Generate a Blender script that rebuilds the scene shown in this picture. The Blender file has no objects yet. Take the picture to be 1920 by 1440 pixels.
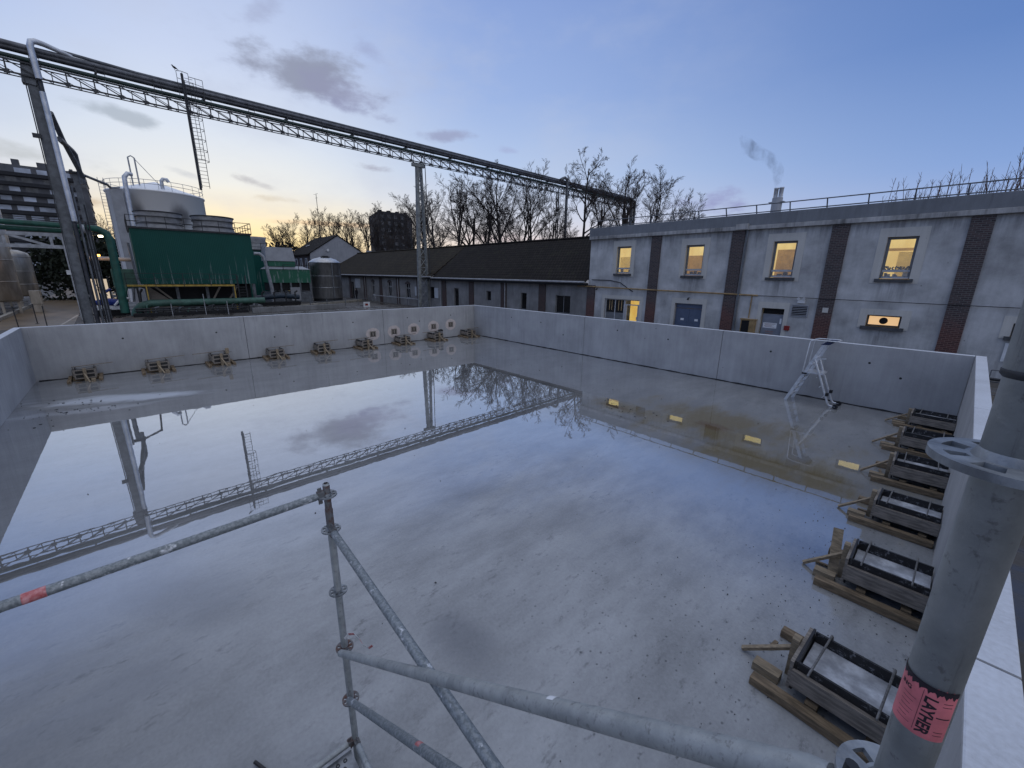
import bpy, bmesh, math, random
from mathutils import Vector, Matrix
R = math.radians
C = bpy.context.scene.collection
sc = bpy.context.scene

# ------------------------------------------------------------------ camera
F_PX = 769.93
YAW, PITCH, ROLL = 0.8306, 0.2609, 0.0122
CAM = Vector((22.6105, -17.075, 4.0458))
cy, sy = math.cos(YAW), math.sin(YAW)
fw = Vector((-sy*math.cos(PITCH), cy*math.cos(PITCH), -math.sin(PITCH)))
rt = Vector((cy, sy, 0)); up = rt.cross(fw)
c_, s_ = math.cos(ROLL), math.sin(ROLL)
rt, up = c_*rt + s_*up, -s_*rt + c_*up
cam = bpy.data.cameras.new('camera'); cam_o = bpy.data.objects.new('camera', cam); C.objects.link(cam_o)
cam.sensor_fit = 'HORIZONTAL'; cam.sensor_width = 36; cam.lens = F_PX/1920*36
cam.clip_start = 0.02; cam.clip_end = 5000
M3 = Matrix((rt, up, -fw)).transposed().to_4x4(); M3.translation = CAM
cam_o.matrix_world = M3
sc.camera = cam_o

# ------------------------------------------------------------------ node helpers
def lin(c):
    return tuple(((x/255)/12.92 if x/255 <= .04045 else ((x/255+.055)/1.055)**2.4) for x in c)
def col(c, a=1.0):
    return (*lin(c), a)
class NT:
    def __init__(s, nt): s.nt = nt
    def n(s, t, **kw):
        o = s.nt.nodes.new(t)
        for k, v in kw.items():
            if k.startswith('i_'):
                o.inputs[k[2:].replace('_', ' ')].default_value = v
            else: setattr(o, k, v)
        return o
    def l(s, a, b): s.nt.links.new(a, b)
    def m(s, op, a, b=None, c=None, clamp=False):
        o = s.nt.nodes.new('ShaderNodeMath'); o.operation = op; o.use_clamp = clamp
        for i, v in enumerate((a, b, c)):
            if v is None: continue
            if isinstance(v, (int, float)): o.inputs[i].default_value = v
            else: s.l(v, o.inputs[i])
        return o.outputs[0]
    def mix(s, f, a, b, blend='MIX'):
        o = s.nt.nodes.new('ShaderNodeMix'); o.data_type = 'RGBA'; o.blend_type = blend
        for i, v in ((0, f), (6, a), (7, b)):
            if isinstance(v, (int, float)): o.inputs[i].default_value = v
            elif isinstance(v, tuple): o.inputs[i].default_value = v
            else: s.l(v, o.inputs[i])
        return o.outputs[2]
    def sstep(s, x, a, b):
        o = s.nt.nodes.new('ShaderNodeMapRange'); o.interpolation_type = 'SMOOTHSTEP'
        s.l(x, o.inputs[0]); o.inputs[1].default_value = a; o.inputs[2].default_value = b
        return o.outputs[0]
    def noise(s, vec, scale, detail=4, rough=.55, out=0):
        o = s.n('ShaderNodeTexNoise'); o.inputs['Scale'].default_value = scale
        o.inputs['Detail'].default_value = detail; o.inputs['Roughness'].default_value = rough
        if vec is not None: s.l(vec, o.inputs['Vector'])
        return o.outputs[out]
    def mapping(s, vec, scale=(1, 1, 1), loc=(0, 0, 0), rot=(0, 0, 0)):
        o = s.n('ShaderNodeMapping'); s.l(vec, o.inputs[0])
        o.inputs[1].default_value = loc; o.inputs[2].default_value = rot; o.inputs[3].default_value = scale
        return o.outputs[0]
    def ramp(s, f, stops):
        o = s.n('ShaderNodeValToRGB'); s.l(f, o.inputs[0]); e = o.color_ramp.elements
        while len(e) < len(stops): e.new(.5)
        for q, (p, c) in zip(e, stops): q.position = p; q.color = c
        return o.outputs[0]

# ------------------------------------------------------------------ sky (dusk, sun already below the horizon behind the plant)
SUN_AZ = 80.0        # degrees left of +Y
w = bpy.data.worlds.new("World"); sc.world = w; w.use_nodes = True
W = NT(w.node_tree); w.node_tree.nodes.clear()
tc = W.n('ShaderNodeTexCoord'); sep = W.n('ShaderNodeSeparateXYZ'); W.l(tc.outputs['Generated'], sep.inputs[0])
X, Y, Z = sep.outputs
el = W.m('MULTIPLY', W.m('ARCSINE', W.m('MINIMUM', W.m('MAXIMUM', Z, -1.0), 1.0)), 57.2958)
az = W.m('MULTIPLY', W.m('ARCTAN2', W.m('MULTIPLY', X, -1.0), Y), 57.2958)
dA = W.m('ABSOLUTE', W.m('WRAP', W.m('SUBTRACT', az, SUN_AZ), 180.0, -180.0))
e01 = W.m('MULTIPLY', el, 1/90, clamp=True)
S = lambda stops: W.ramp(e01, [(e/90, col(c)) for e, c in stops])
r0 = S([(0, (248, 206, 140)), (3, (254, 229, 164)), (6, (247, 234, 200)), (9, (230, 232, 229)), (14, (212, 222, 236)), (20, (194, 207, 234)), (27, (176, 192, 227)), (38, (180, 194, 224)), (58, (214, 219, 232)), (90, (228, 232, 243))])
r1 = S([(0, (222, 194, 190)), (3, (232, 216, 208)), (7, (210, 214, 228)), (12, (180, 199, 230)), (20, (152, 176, 222)), (29, (134, 159, 212)), (50, (190, 202, 226)), (90, (228, 232, 243))])
r2 = S([(0, (182, 187, 214)), (4, (163, 181, 218)), (10, (128, 158, 210)), (20, (94, 128, 188)), (30, (80, 113, 174)), (55, (180, 194, 222)), (90, (228, 232, 243))])
r3 = S([(0, (202, 208, 224)), (12, (204, 211, 229)), (40, (212, 219, 236)), (90, (228, 232, 243))])
sky = W.mix(W.sstep(dA, 2, 31), r0, r1); sky = W.mix(W.sstep(dA, 26, 86), sky, r2); sky = W.mix(W.sstep(dA, 95, 170), sky, r3)
cv = W.n('ShaderNodeCombineXYZ'); W.l(W.m('MULTIPLY', az, .11), cv.inputs[0]); W.l(W.m('MULTIPLY', el, .22), cv.inputs[1])
cn = W.noise(cv.outputs[0], 1.5, 9, .60); cn2 = W.noise(cv.outputs[0], .5, 5, .6)
veil = W.m('MULTIPLY', W.m('MULTIPLY', W.sstep(cn2, .42, .68), .30), W.m('MULTIPLY', W.m('SUBTRACT', 1.0, W.sstep(dA, 25, 75)), W.m('SUBTRACT', 1.0, W.sstep(el, 24, 36))))
sky = W.mix(veil, sky, col((186, 194, 214)))
def cloud(base, a0, e0, sa, se, tilt, color, amt, soft=1.5):
    da = W.m('SUBTRACT', az, a0); de = W.m('SUBTRACT', W.m('SUBTRACT', el, e0), W.m('MULTIPLY', da, tilt))
    q = W.m('ADD', W.m('POWER', W.m('DIVIDE', W.m('ABSOLUTE', da), sa), 2.0), W.m('POWER', W.m('DIVIDE', W.m('ABSOLUTE', de), se), 2.0))
    g = W.m('EXPONENT', W.m('MULTIPLY', q, -1.0))
    a = W.m('MULTIPLY', W.m('ADD', W.m('SUBTRACT', g, .46), W.m('MULTIPLY', W.m('SUBTRACT', cn, .5), 2.3)), soft, clamp=True)
    a = W.m('MULTIPLY', W.sstep(a, 0, 1), W.m('MULTIPLY', W.m('MINIMUM', W.m('MULTIPLY', g, 3.0), 1.0), amt))
    return W.mix(a, base, col(color))
for a in [(71.2, 20.5, 8.6, 3.2, -.02, (122, 127, 145), .9), (70.0, 20.0, 15.0, 5.5, -.05, (168, 178, 206), .30), (67.5, 19.0, 5.0, 2.2, .25, (140, 144, 174), .6), (66.5, 17.6, 5.0, 1.1, .10, (140, 146, 178), .7), (64.5, 23.0, 2.6, 1.3, .3, (150, 160, 196), .55),
          (75.0, 24.6, 3.0, 1.9, -.5, (152, 160, 190), .5), (55.5, 15.9, 4.2, .75, -.05, (150, 158, 190), .85), (48.5, 14.7, 2.2, .6, .1, (158, 168, 206), .6),
          (64.2, 12.1, 3.4, .65, .05, (150, 150, 168), .8), (88.3, 13.8, 3.6, .8, .12, (160, 172, 186), .75), (77.6, 9.4, 2.6, .7, .2, (160, 162, 172), .75),
          (84.0, 9.6, 2.2, .6, .2, (176, 184, 196), .6), (75.0, 7.9, 4.2, .55, .02, (196, 186, 168), .6), (96.0, 9.4, 7.0, 1.0, .05, (180, 186, 190), .7),
          (93.0, 6.2, 6.0, .6, .06, (190, 172, 150), .75), (94.0, 4.2, 7.0, .5, .04, (204, 160, 120), .6), (70.0, 5.6, 9.0, .45, .0, (232, 190, 150), .5),
          (23.4, 8.0, 4.6, 1.9, .0, (142, 146, 190), .98), (14.5, 7.8, 3.2, .8, .0, (160, 172, 212), .6), (45.0, 4.5, 9.0, .9, .0, (206, 184, 190), .5)]:
    sky = cloud(sky, *a)
# faint physical twilight tint under the painted-by-azimuth sky
nish = W.n('ShaderNodeTexSky'); nish.sky_type = 'NISHITA'; nish.sun_disc = False; nish.sun_elevation = R(2.0); nish.sun_rotation = R(-SUN_AZ)
b1 = W.n('ShaderNodeBackground'); W.l(sky, b1.inputs[0]); b1.inputs[1].default_value = 1.06
b2 = W.n('ShaderNodeBackground'); W.l(nish.outputs[0], b2.inputs[0]); b2.inputs[1].default_value = .004
ad = W.n('ShaderNodeAddShader'); W.l(b1.outputs[0], ad.inputs[0]); W.l(b2.outputs[0], ad.inputs[1])
wo = W.n('ShaderNodeOutputWorld'); W.l(ad.outputs[0], wo.inputs[0])
sc.view_settings.view_transform = 'Standard'; sc.view_settings.look = 'None'
sc.view_settings.exposure = 0.0; sc.view_settings.gamma = 1.0
sc.cycles.max_bounces = 8; sc.cycles.transparent_max_bounces = 12

# ------------------------------------------------------------------ materials
def mat(name):
    m = bpy.data.materials.new(name); m.use_nodes = True; m.node_tree.nodes.clear()
    t = NT(m.node_tree); t.out = t.n('ShaderNodeOutputMaterial'); t.b = t.n('ShaderNodeBsdfPrincipled'); t.l(t.b.outputs[0], t.out.inputs[0])
    t.tc = t.n('ShaderNodeTexCoord'); t.obj = t.tc.outputs['Object']; t.geo = t.n('ShaderNodeNewGeometry'); t.pos = t.geo.outputs['Position']
    return m, t
def plain(name, c, rough=.6, metal=0., var=.25, scale=6., c2=None, bump=0., spec=.4, stretch=(1, 1, 1)):
    m, t = mat(name)
    v = t.mapping(t.obj, stretch)
    n = t.noise(v, scale, 5, .6)
    lo = tuple(x*(1-var) for x in c); hi = c2 or tuple(min(1, x*(1+var)) for x in c)
    t.l(t.mix(t.sstep(n, .3, .7), (*lo, 1), (*hi, 1)), t.b.inputs['Base Color'])
    t.l(t.m('ADD', t.m('MULTIPLY', n, .25), rough-.12), t.b.inputs['Roughness'])
    t.b.inputs['Metallic'].default_value = metal; t.b.inputs['Specular IOR Level'].default_value = spec
    if bump:
        bp = t.n('ShaderNodeBump'); bp.inputs['Strength'].default_value = bump; bp.inputs['Distance'].default_value = .01
        t.l(t.noise(v, scale*6, 4), bp.inputs['Height']); t.l(bp.outputs[0], t.b.inputs['Normal'])
    return m
def emis(name, c, s):
    m, t = mat(name); t.b.inputs['Base Color'].default_value = (0, 0, 0, 1)
    t.b.inputs['Emission Color'].default_value = (*c, 1); t.b.inputs['Emission Strength'].default_value = s
    return m
M = {}
def concrete(name, base, stainy=.18, top_light=False, streak=1.9, sills=()):
    m, t = mat(name)
    n1 = t.noise(t.pos, .8, 6, .6); n2 = t.noise(t.mapping(t.pos, (5, 5, .5)), 1.2, 5, .65); n3 = t.noise(t.pos, 30, 3, .6)
    k = t.m('ADD', t.m('ADD', t.m('MULTIPLY', t.m('SUBTRACT', n1, .5), stainy*2.4), t.m('MULTIPLY', t.m('SUBTRACT', n2, .5), stainy*streak)), t.m('MULTIPLY', t.m('SUBTRACT', n3, .5), .16))
    k = t.m('ADD', k, 1.0)
    nd = t.noise(t.mapping(t.pos, (3.2, 3.2, .22)), 1.6, 5, .7); k = t.m('MULTIPLY', k, t.m('SUBTRACT', 1.0, t.m('MULTIPLY', t.sstep(nd, .60, .72), .22)))
    if sills:
        ss = t.n('ShaderNodeSeparateXYZ'); t.l(t.pos, ss.inputs[0]); m_k = None
        for xc, zs in sills:
            u = t.m('DIVIDE', t.m('SUBTRACT', ss.outputs[0], xc), .62); gx = t.m('EXPONENT', t.m('MULTIPLY', t.m('MULTIPLY', u, u), -1.0))
            zz = t.m('MULTIPLY', t.sstep(ss.outputs[2], zs-1.5, zs-.1), t.m('LESS_THAN', ss.outputs[2], zs)); v = t.m('MULTIPLY', gx, zz); m_k = v if m_k is None else t.m('MAXIMUM', m_k, v)
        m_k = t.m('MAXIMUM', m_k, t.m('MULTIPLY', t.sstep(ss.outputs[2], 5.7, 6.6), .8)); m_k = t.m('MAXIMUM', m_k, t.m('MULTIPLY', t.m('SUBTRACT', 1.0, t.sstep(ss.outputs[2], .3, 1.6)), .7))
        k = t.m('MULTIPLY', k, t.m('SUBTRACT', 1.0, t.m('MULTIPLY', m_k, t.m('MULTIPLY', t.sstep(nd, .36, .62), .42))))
    vo = t.n('ShaderNodeTexVoronoi'); vo.inputs['Scale'].default_value = 1.5; t.l(t.pos, vo.inputs['Vector'])
    hole = t.sstep(vo.outputs['Distance'], .022, .05); k = t.m('MULTIPLY', k, t.m('ADD', t.m('MULTIPLY', hole, .55), .45))
    vo2 = t.n('ShaderNodeTexVoronoi'); vo2.inputs['Scale'].default_value = 22; t.l(t.pos, vo2.inputs['Vector'])
    pin = t.sstep(vo2.outputs['Distance'], .05, .16); k = t.m('MULTIPLY', k, t.m('ADD', t.m('MULTIPLY', pin, .14), .86))
    cc = t.mix(1.0, (*base, 1), k, 'MULTIPLY')
    if top_light:
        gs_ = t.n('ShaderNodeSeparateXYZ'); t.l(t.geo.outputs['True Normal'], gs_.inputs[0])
        cc = t.mix(t.m('MULTIPLY', t.sstep(gs_.outputs[2], .6, .9), t.m('ADD', t.m('MULTIPLY', n3, .7), t.m('MULTIPLY', n1, .6)), clamp=True), cc, (.62, .65, .71, 1))  # up-facing faces paler: sky light on the wall tops put into the colour
    t.l(cc, t.b.inputs['Base Color']); t.b.inputs['Roughness'].default_value = .82; t.b.inputs['Specular IOR Level'].default_value = .25
    bp = t.n('ShaderNodeBump'); bp.inputs['Strength'].default_value = .25; bp.inputs['Distance'].default_value = .01
    t.l(t.m('ADD', n3, t.m('MULTIPLY', n2, .6)), bp.inputs['Height']); t.l(bp.outputs[0], t.b.inputs['Normal'])
    return m
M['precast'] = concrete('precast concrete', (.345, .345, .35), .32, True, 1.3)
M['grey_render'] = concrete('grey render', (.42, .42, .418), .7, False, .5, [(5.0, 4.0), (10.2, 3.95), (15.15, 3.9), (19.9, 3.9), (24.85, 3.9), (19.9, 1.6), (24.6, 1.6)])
M['surround'] = concrete('window surround render', (.50, .485, .45), .16)
M['parapet'] = concrete('parapet render', (.18, .19, .205), .25)
M['ledge'] = concrete('weathered ledge', (.32, .315, .31), .9)
M['old_wall'] = concrete('old wall render', (.20, .195, .19), .6, False, 1.2)
M['old_concrete'] = concrete('old concrete', (.2, .2, .2), .4)
M['gable'] = concrete('gable render', (.30, .31, .34), .2)
# slab with stains
m, t = mat('slab concrete'); M['slab'] = m
sp = t.n('ShaderNodeSeparateXYZ'); t.l(t.pos, sp.inputs[0]); px, py, pz = sp.outputs
n1 = t.noise(t.mapping(t.pos, (1, 1, 1)), .55, 7, .62); n2 = t.noise(t.mapping(t.pos, (1, .35, 1), rot=(0, 0, .5)), 1.6, 7, .68); n3 = t.noise(t.pos, 26, 4, .7); n4 = t.noise(t.pos, 3.2, 6, .7)
k = t.m('ADD', t.m('ADD', t.m('MULTIPLY', t.m('SUBTRACT', n1, .5), .85), t.m('MULTIPLY', t.m('SUBTRACT', n2, .5), 1.15)), t.m('ADD', t.m('MULTIPLY', t.m('SUBTRACT', n3, .5), .45), 1.0))
fine = t.noise(t.mapping(t.pos, (1.6, .7, 1), rot=(0, 0, .55)), 4.5, 8, .75)
k = t.m('MULTIPLY', k, t.m('SUBTRACT', 1.0, t.m('MULTIPLY', t.sstep(fine, .54, .66), t.m('MULTIPLY', t.sstep(n1, .42, .6), .38))))
base = t.mix(1.0, (.355, .352, .35, 1), k, 'MULTIPLY')
wob_ = t.m('MULTIPLY', t.m('SUBTRACT', n2, .5), 3.0)
dryc = t.m('MULTIPLY', t.sstep(t.m('ADD', px, wob_), 14.0, 18.0), t.sstep(t.m('ADD', t.m('MULTIPLY', py, -1.0), wob_), 7.6, 12.0))
base = t.mix(1.0, base, t.m('ADD', .70, t.m('MULTIPLY', dryc, .30)), 'MULTIPLY')
def blob(cx, cyy, sx, syy, rot=0.):
    c, s = math.cos(rot), math.sin(rot)
    dx = t.m('SUBTRACT', px, cx); dy = t.m('SUBTRACT', py, cyy)
    u = t.m('DIVIDE', t.m('ADD', t.m('MULTIPLY', dx, c), t.m('MULTIPLY', dy, s)), sx); v = t.m('DIVIDE', t.m('ADD', t.m('MULTIPLY', dx, -s), t.m('MULTIPLY', dy, c)), syy)
    return t.m('EXPONENT', t.m('MULTIPLY', t.m('ADD', t.m('MULTIPLY', u, u), t.m('MULTIPLY', v, v)), -1.0))
def blot(mask, nz, thr=.35, gain=2.2, amp=1.4):
    return t.sstep(t.m('ADD', mask, t.m('MULTIPLY', t.m('SUBTRACT', nz, .5), amp)), thr, thr+1/gain)
brown = t.m('MAXIMUM', blob(18.4, -5.3, 2.9, 1.9, .0), t.m('MAXIMUM', blob(20.5, -7.2, 2.4, 1.7, .2), blob(16.0, -6.0, 1.6, .7)))
base = t.mix(t.m('MULTIPLY', blot(brown, n2, .22, 1.2, 2.2), .85), base, (.16, .115, .035, 1))
rust = t.m('MAXIMUM', blob(18.4, -5.6, .55, .35), blob(15.6, -6.2, .5, .15))
base = t.mix(t.m('MULTIPLY', blot(rust, n4, .3, 2, 1.2), .7), base, (.12, .065, .025, 1))
# dark damp blotches in the near left, dark splashes by the far left boxes
dark = t.m('MAXIMUM', t.m('MAXIMUM', blob(16.6, -17.2, 1.4, .9, .6), blob(17.6, -18.2, 2.4, 1.6, .4)), t.m('MAXIMUM', blob(19.4, -14.9, 1.0, .5), blob(19.9, -17.6, 1.2, 1.2)))
base = t.mix(t.m('MULTIPLY', blot(dark, n2, .48, 1.6, 2.2), .5), base, (.12, .125, .14, 1))
pal = t.m('MAXIMUM', blob(4.6, -17.9, .75, 3.2, -.35), blob(5.6, -18.6, .4, 2.4, -.2))
base = t.mix(t.m('MULTIPLY', blot(pal, n2, .45, 2.0, 1.4), .75), base, (.62, .64, .68, 1))
# splatter of grit along the near right
vo = t.n('ShaderNodeTexVoronoi'); vo.inputs['Scale'].default_value = 13; vo.inputs['Randomness'].default_value = 1; t.l(t.mapping(t.pos, (1, .8, 1)), vo.inputs['Vector'])
grit = t.m('MAXIMUM', blob(21.9, -10.5, 1.6, 4.5), blob(20.8, -13.4, 2.2, 1.8))
vs_ = t.n('ShaderNodeSeparateColor'); t.l(vo.outputs['Color'], vs_.inputs[0])
gs = t.m('MULTIPLY', t.m('MULTIPLY', t.sstep(vs_.outputs[0], .55, .6), t.m('SUBTRACT', 1.0, t.sstep(t.m('ADD', vo.outputs['Distance'], t.m('MULTIPLY', n3, .25)), .16, .36))), t.sstep(t.m('MULTIPLY', grit, n4), .17, .42))
base = t.mix(t.m('MULTIPLY', gs, .75), base, (.055, .055, .06, 1))
t.l(base, t.b.inputs['Base Color']); t.b.inputs['Roughness'].default_value = .7; t.b.inputs['Specular IOR Level'].default_value = .2
bp = t.n('ShaderNodeBump'); bp.inputs['Strength'].default_value = .3; bp.inputs['Distance'].default_value = .01
t.l(t.m('ADD', n3, n4), bp.inputs['Height']); t.l(bp.outputs[0], t.b.inputs['Normal'])
# thin standing water on the slab: clear film, stronger mirror at grazing angles, broken where the slab is only damp
m, t = mat('standing water'); M['water'] = m; t.nt.nodes.remove(t.b)
sp = t.n('ShaderNodeSeparateXYZ'); t.l(t.pos, sp.inputs[0]); px, py, pz = sp.outputs
lw = t.n('ShaderNodeLayerWeight'); lw.inputs['Blend'].default_value = .5
fac = t.m('ADD', t.m('MULTIPLY', t.m('POWER', lw.outputs['Facing'], 1.65), .92), .03)
nw = t.noise(t.mapping(t.pos, (1, .4, 1), rot=(0, 0, .5)), .9, 7, .68); nf = t.noise(t.pos, 5, 6, .7)
# the film thins out towards the scaffold corner and along the near wall; scum dulls it on the right
wob = t.m('MULTIPLY', t.m('SUBTRACT', nw, .5), 3.0)
dry = t.m('MULTIPLY', t.sstep(t.m('ADD', px, wob), 15.2, 18.5), t.sstep(t.m('ADD', t.m('MULTIPLY', py, -1.0), wob), 8.6, 13.5))
edge = t.sstep(t.m('ADD', px, t.m('MULTIPLY', wob, .35)), 21.6, 22.5)
damp = t.m('MAXIMUM', dry, edge)
scum = t.m('MULTIPLY', t.sstep(px, 12.0, 17.0), t.m('SUBTRACT', 1.0, t.sstep(t.m('MULTIPLY', py, -1.0), 7.4, 9.0)))
k = t.m('SUBTRACT', 1.0, t.m('MULTIPLY', damp, .90)); k = t.m('MULTIPLY', k, t.m('SUBTRACT', 1.0, t.m('MULTIPLY', scum, .55)))
k = t.m('MULTIPLY', k, t.m('ADD', .92, t.m('MULTIPLY', t.sstep(nf, .3, .62), .08)))
bx_ = t.m('SUBTRACT', px, 4.7); by_ = t.m('ADD', py, 18.0)
u_ = t.m('DIVIDE', t.m('ADD', t.m('MULTIPLY', bx_, .94), t.m('MULTIPLY', by_, -.34)), .95); v_ = t.m('DIVIDE', t.m('ADD', t.m('MULTIPLY', bx_, .34), t.m('MULTIPLY', by_, .94)), 3.0)
dryp = t.m('EXPONENT', t.m('MULTIPLY', t.m('ADD', t.m('MULTIPLY', u_, u_), t.m('MULTIPLY', v_, v_)), -1.0))
k = t.m('MULTIPLY', k, t.m('SUBTRACT', 1.0, t.m('MULTIPLY', t.sstep(t.m('ADD', dryp, t.m('MULTIPLY', t.m('SUBTRACT', nw, .5), .9)), .38, .7), .8)))
k = t.m('MULTIPLY', k, t.m('ADD', .62, t.m('MULTIPLY', t.sstep(px, 1.5, 5.5), .38)))
fa2 = t.m('MULTIPLY', fac, k)
gl = t.n('ShaderNodeBsdfGlossy'); gl.inputs['Color'].default_value = (.97, .98, 1, 1)
t.l(t.m('ADD', .012, t.m('MULTIPLY', damp, .16)), gl.inputs['Roughness'])
tr = t.n('ShaderNodeBsdfTransparent'); tr.inputs['Color'].default_value = (.94, .95, .96, 1)
bp = t.n('ShaderNodeBump'); bp.inputs['Strength'].default_value = .035; bp.inputs['Distance'].default_value = .01; t.l(t.noise(t.pos, 2.2, 2), bp.inputs['Height'])
t.l(bp.outputs[0], gl.inputs['Normal'])
mx = t.n('ShaderNodeMixShader'); t.l(fa2, mx.inputs[0]); t.l(tr.outputs[0], mx.inputs[1]); t.l(gl.outputs[0], mx.inputs[2]); t.l(mx.outputs[0], t.out.inputs[0])
# asphalt with wet streaks
m, t = mat('asphalt'); M['asphalt'] = m
n1 = t.noise(t.pos, .25, 6, .6); n2 = t.noise(t.pos, 40, 3); n3 = t.noise(t.mapping(t.pos, (.4, 1.4, 1)), .5, 5, .6)
t.l(t.mix(t.m('MULTIPLY', n2, .5), t.mix(n1, (.05, .045, .04, 1), (.12, .105, .09, 1)), (.03, .03, .03, 1)), t.b.inputs['Base Color'])
t.l(t.m('ADD', .16, t.m('MULTIPLY', t.sstep(n3, .40, .55), .6)), t.b.inputs['Roughness'])
M['steel_grey'] = plain('grey painted steel', (.125, .135, .15), .55, .2, .3, 3, bump=.1)
M['steel_dark'] = plain('dark steel', (.045, .047, .052), .55, .3, .3, 4)
M['trestle'] = plain('dull trestle paint', (.19, .2, .2), .6, .05, .3, 3)
M['steel_light'] = plain('pale painted steel', (.33, .34, .36), .5, .1, .25, 3)
M['galv'] = plain('galvanised tube', (.25, .265, .28), .52, .5, .45, 14, bump=.25, stretch=(1, 1, .5))
m, t = mat('scaffold galvanised'); M['scaf'] = m
n1 = t.noise(t.pos, 9, 6, .65); n2 = t.noise(t.pos, 45, 4, .7); n3 = t.noise(t.pos, 120, 3, .7)
c = t.mix(t.sstep(n1, .3, .7), (.27, .285, .285, 1), (.42, .435, .43, 1)); c = t.mix(t.m('MULTIPLY', t.sstep(n2, .58, .70), .6), c, (.14, .135, .13, 1)); c = t.mix(t.m('MULTIPLY', t.sstep(n3, .66, .72), .5), c, (.5, .51, .52, 1))
n4 = t.noise(t.mapping(t.pos, (70, 70, 5)), 1.0, 6, .7); c = t.mix(t.m('MULTIPLY', t.sstep(n4, .55, .68), .45), c, (.12, .12, .125, 1)); t.l(c, t.b.inputs['Base Color']); t.b.inputs['Metallic'].default_value = .35; t.l(t.m('ADD', .36, t.m('MULTIPLY', n2, .35)), t.b.inputs['Roughness'])
bp = t.n('ShaderNodeBump'); bp.inputs['Strength'].default_value = .25; bp.inputs['Distance'].default_value = .002; t.l(t.m('ADD', n2, n3), bp.inputs['Height']); t.l(bp.outputs[0], t.b.inputs['Normal'])
m, t = mat('cement splashed tube'); M['scaf_splash'] = m
n1 = t.noise(t.pos, 14, 6, .7); n2 = t.noise(t.pos, 55, 4, .7)
c = t.mix(t.sstep(n2, .4, .6), (.16, .18, .19, 1), (.27, .29, .30, 1)); c = t.mix(t.sstep(n1, .58, .66), c, (.62, .63, .65, 1))
t.l(c, t.b.inputs['Base Color']); t.b.inputs['Metallic'].default_value = .35; t.b.inputs['Roughness'].default_value = .52
bp = t.n('ShaderNodeBump'); bp.inputs['Strength'].default_value = .3; bp.inputs['Distance'].default_value = .002; t.l(n1, bp.inputs['Height']); t.l(bp.outputs[0], t.b.inputs['Normal'])
m, t = mat('rusty tube'); M['scaf_rust'] = m
n1 = t.noise(t.pos, 12, 6, .7)
t.l(t.mix(t.sstep(n1, .4, .62), (.16, .165, .17, 1), (.11, .05, .035, 1)), t.b.inputs['Base Color']); t.b.inputs['Metallic'].default_value = .3; t.b.inputs['Roughness'].default_value = .6
M['alu'] = plain('aluminium', (.62, .63, .65), .36, .6, .12, 10)
M['white_pipe'] = plain('pale insulated pipe', (.52, .54, .58), .38, .45, .2, 2, bump=.1)
M['pipe_grey'] = plain('grey lagged pipe', (.12, .125, .14), .42, .4, .3, 2)
M['pipe_black'] = plain('dark lagged pipe', (.05, .052, .06), .42, .4, .3, 2)
M['green_pipe'] = plain('green pipe', (.016, .085, .062), .42, 0, .3, 2)
M['bridge_green'] = plain('dull green bridge pipe', (.022, .042, .038), .5, 0, .3, 2)
M['pale_green_pipe'] = plain('faded green pipe', (.05, .115, .09), .5, 0, .3, 2)
M['rail_dark'] = plain('dark rail', (.028, .03, .034), .5, .2, .2, 4)
M['yellow'] = plain('yellow paint', (.40, .27, .05), .5, 0, .3, 3)
M['ochre'] = plain('ochre gas pipe', (.30, .20, .09), .55, 0, .3, 3)
M['blue_paint'] = plain('blue paint', (.01, .03, .2), .45, 0, .3, 4)
M['white_paint'] = plain('white paint', (.62, .63, .64), .5, 0, .1, 4)
M['tankwhite'] = None
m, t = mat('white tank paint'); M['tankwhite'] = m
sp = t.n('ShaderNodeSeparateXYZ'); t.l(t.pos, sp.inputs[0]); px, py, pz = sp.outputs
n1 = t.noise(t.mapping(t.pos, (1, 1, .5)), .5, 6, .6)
soot_shade = t.m('EXPONENT', t.m('MULTIPLY', t.m('ADD', t.m('POWER', t.m('DIVIDE', t.m('ABSOLUTE', t.m('ADD', py, 10.6)), 1.3), 2.0), t.m('POWER', t.m('DIVIDE', t.m('ABSOLUTE', t.m('SUBTRACT', pz, 10.6)), 1.8), 2.0)), -1.0))
soot_shade = t.m('MAXIMUM', soot_shade, t.m('EXPONENT', t.m('MULTIPLY', t.m('ADD', t.m('POWER', t.m('DIVIDE', t.m('ABSOLUTE', t.m('ADD', py, 14.6)), .8), 2.0), t.m('POWER', t.m('DIVIDE', t.m('ABSOLUTE', t.m('SUBTRACT', pz, 10.4)), 2.2), 2.0)), -1.0)))  # left mark: dirt plus the tank's duller shaded side put into the colour
c = t.mix(t.sstep(t.m('ADD', soot_shade, t.m('MULTIPLY', t.m('SUBTRACT', n1, .5), .8)), .3, 1.0), (.86, .86, .86, 1), (.26, .26, .275, 1))
t.l(c, t.b.inputs['Base Color']); t.b.inputs['Roughness'].default_value = .45
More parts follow.
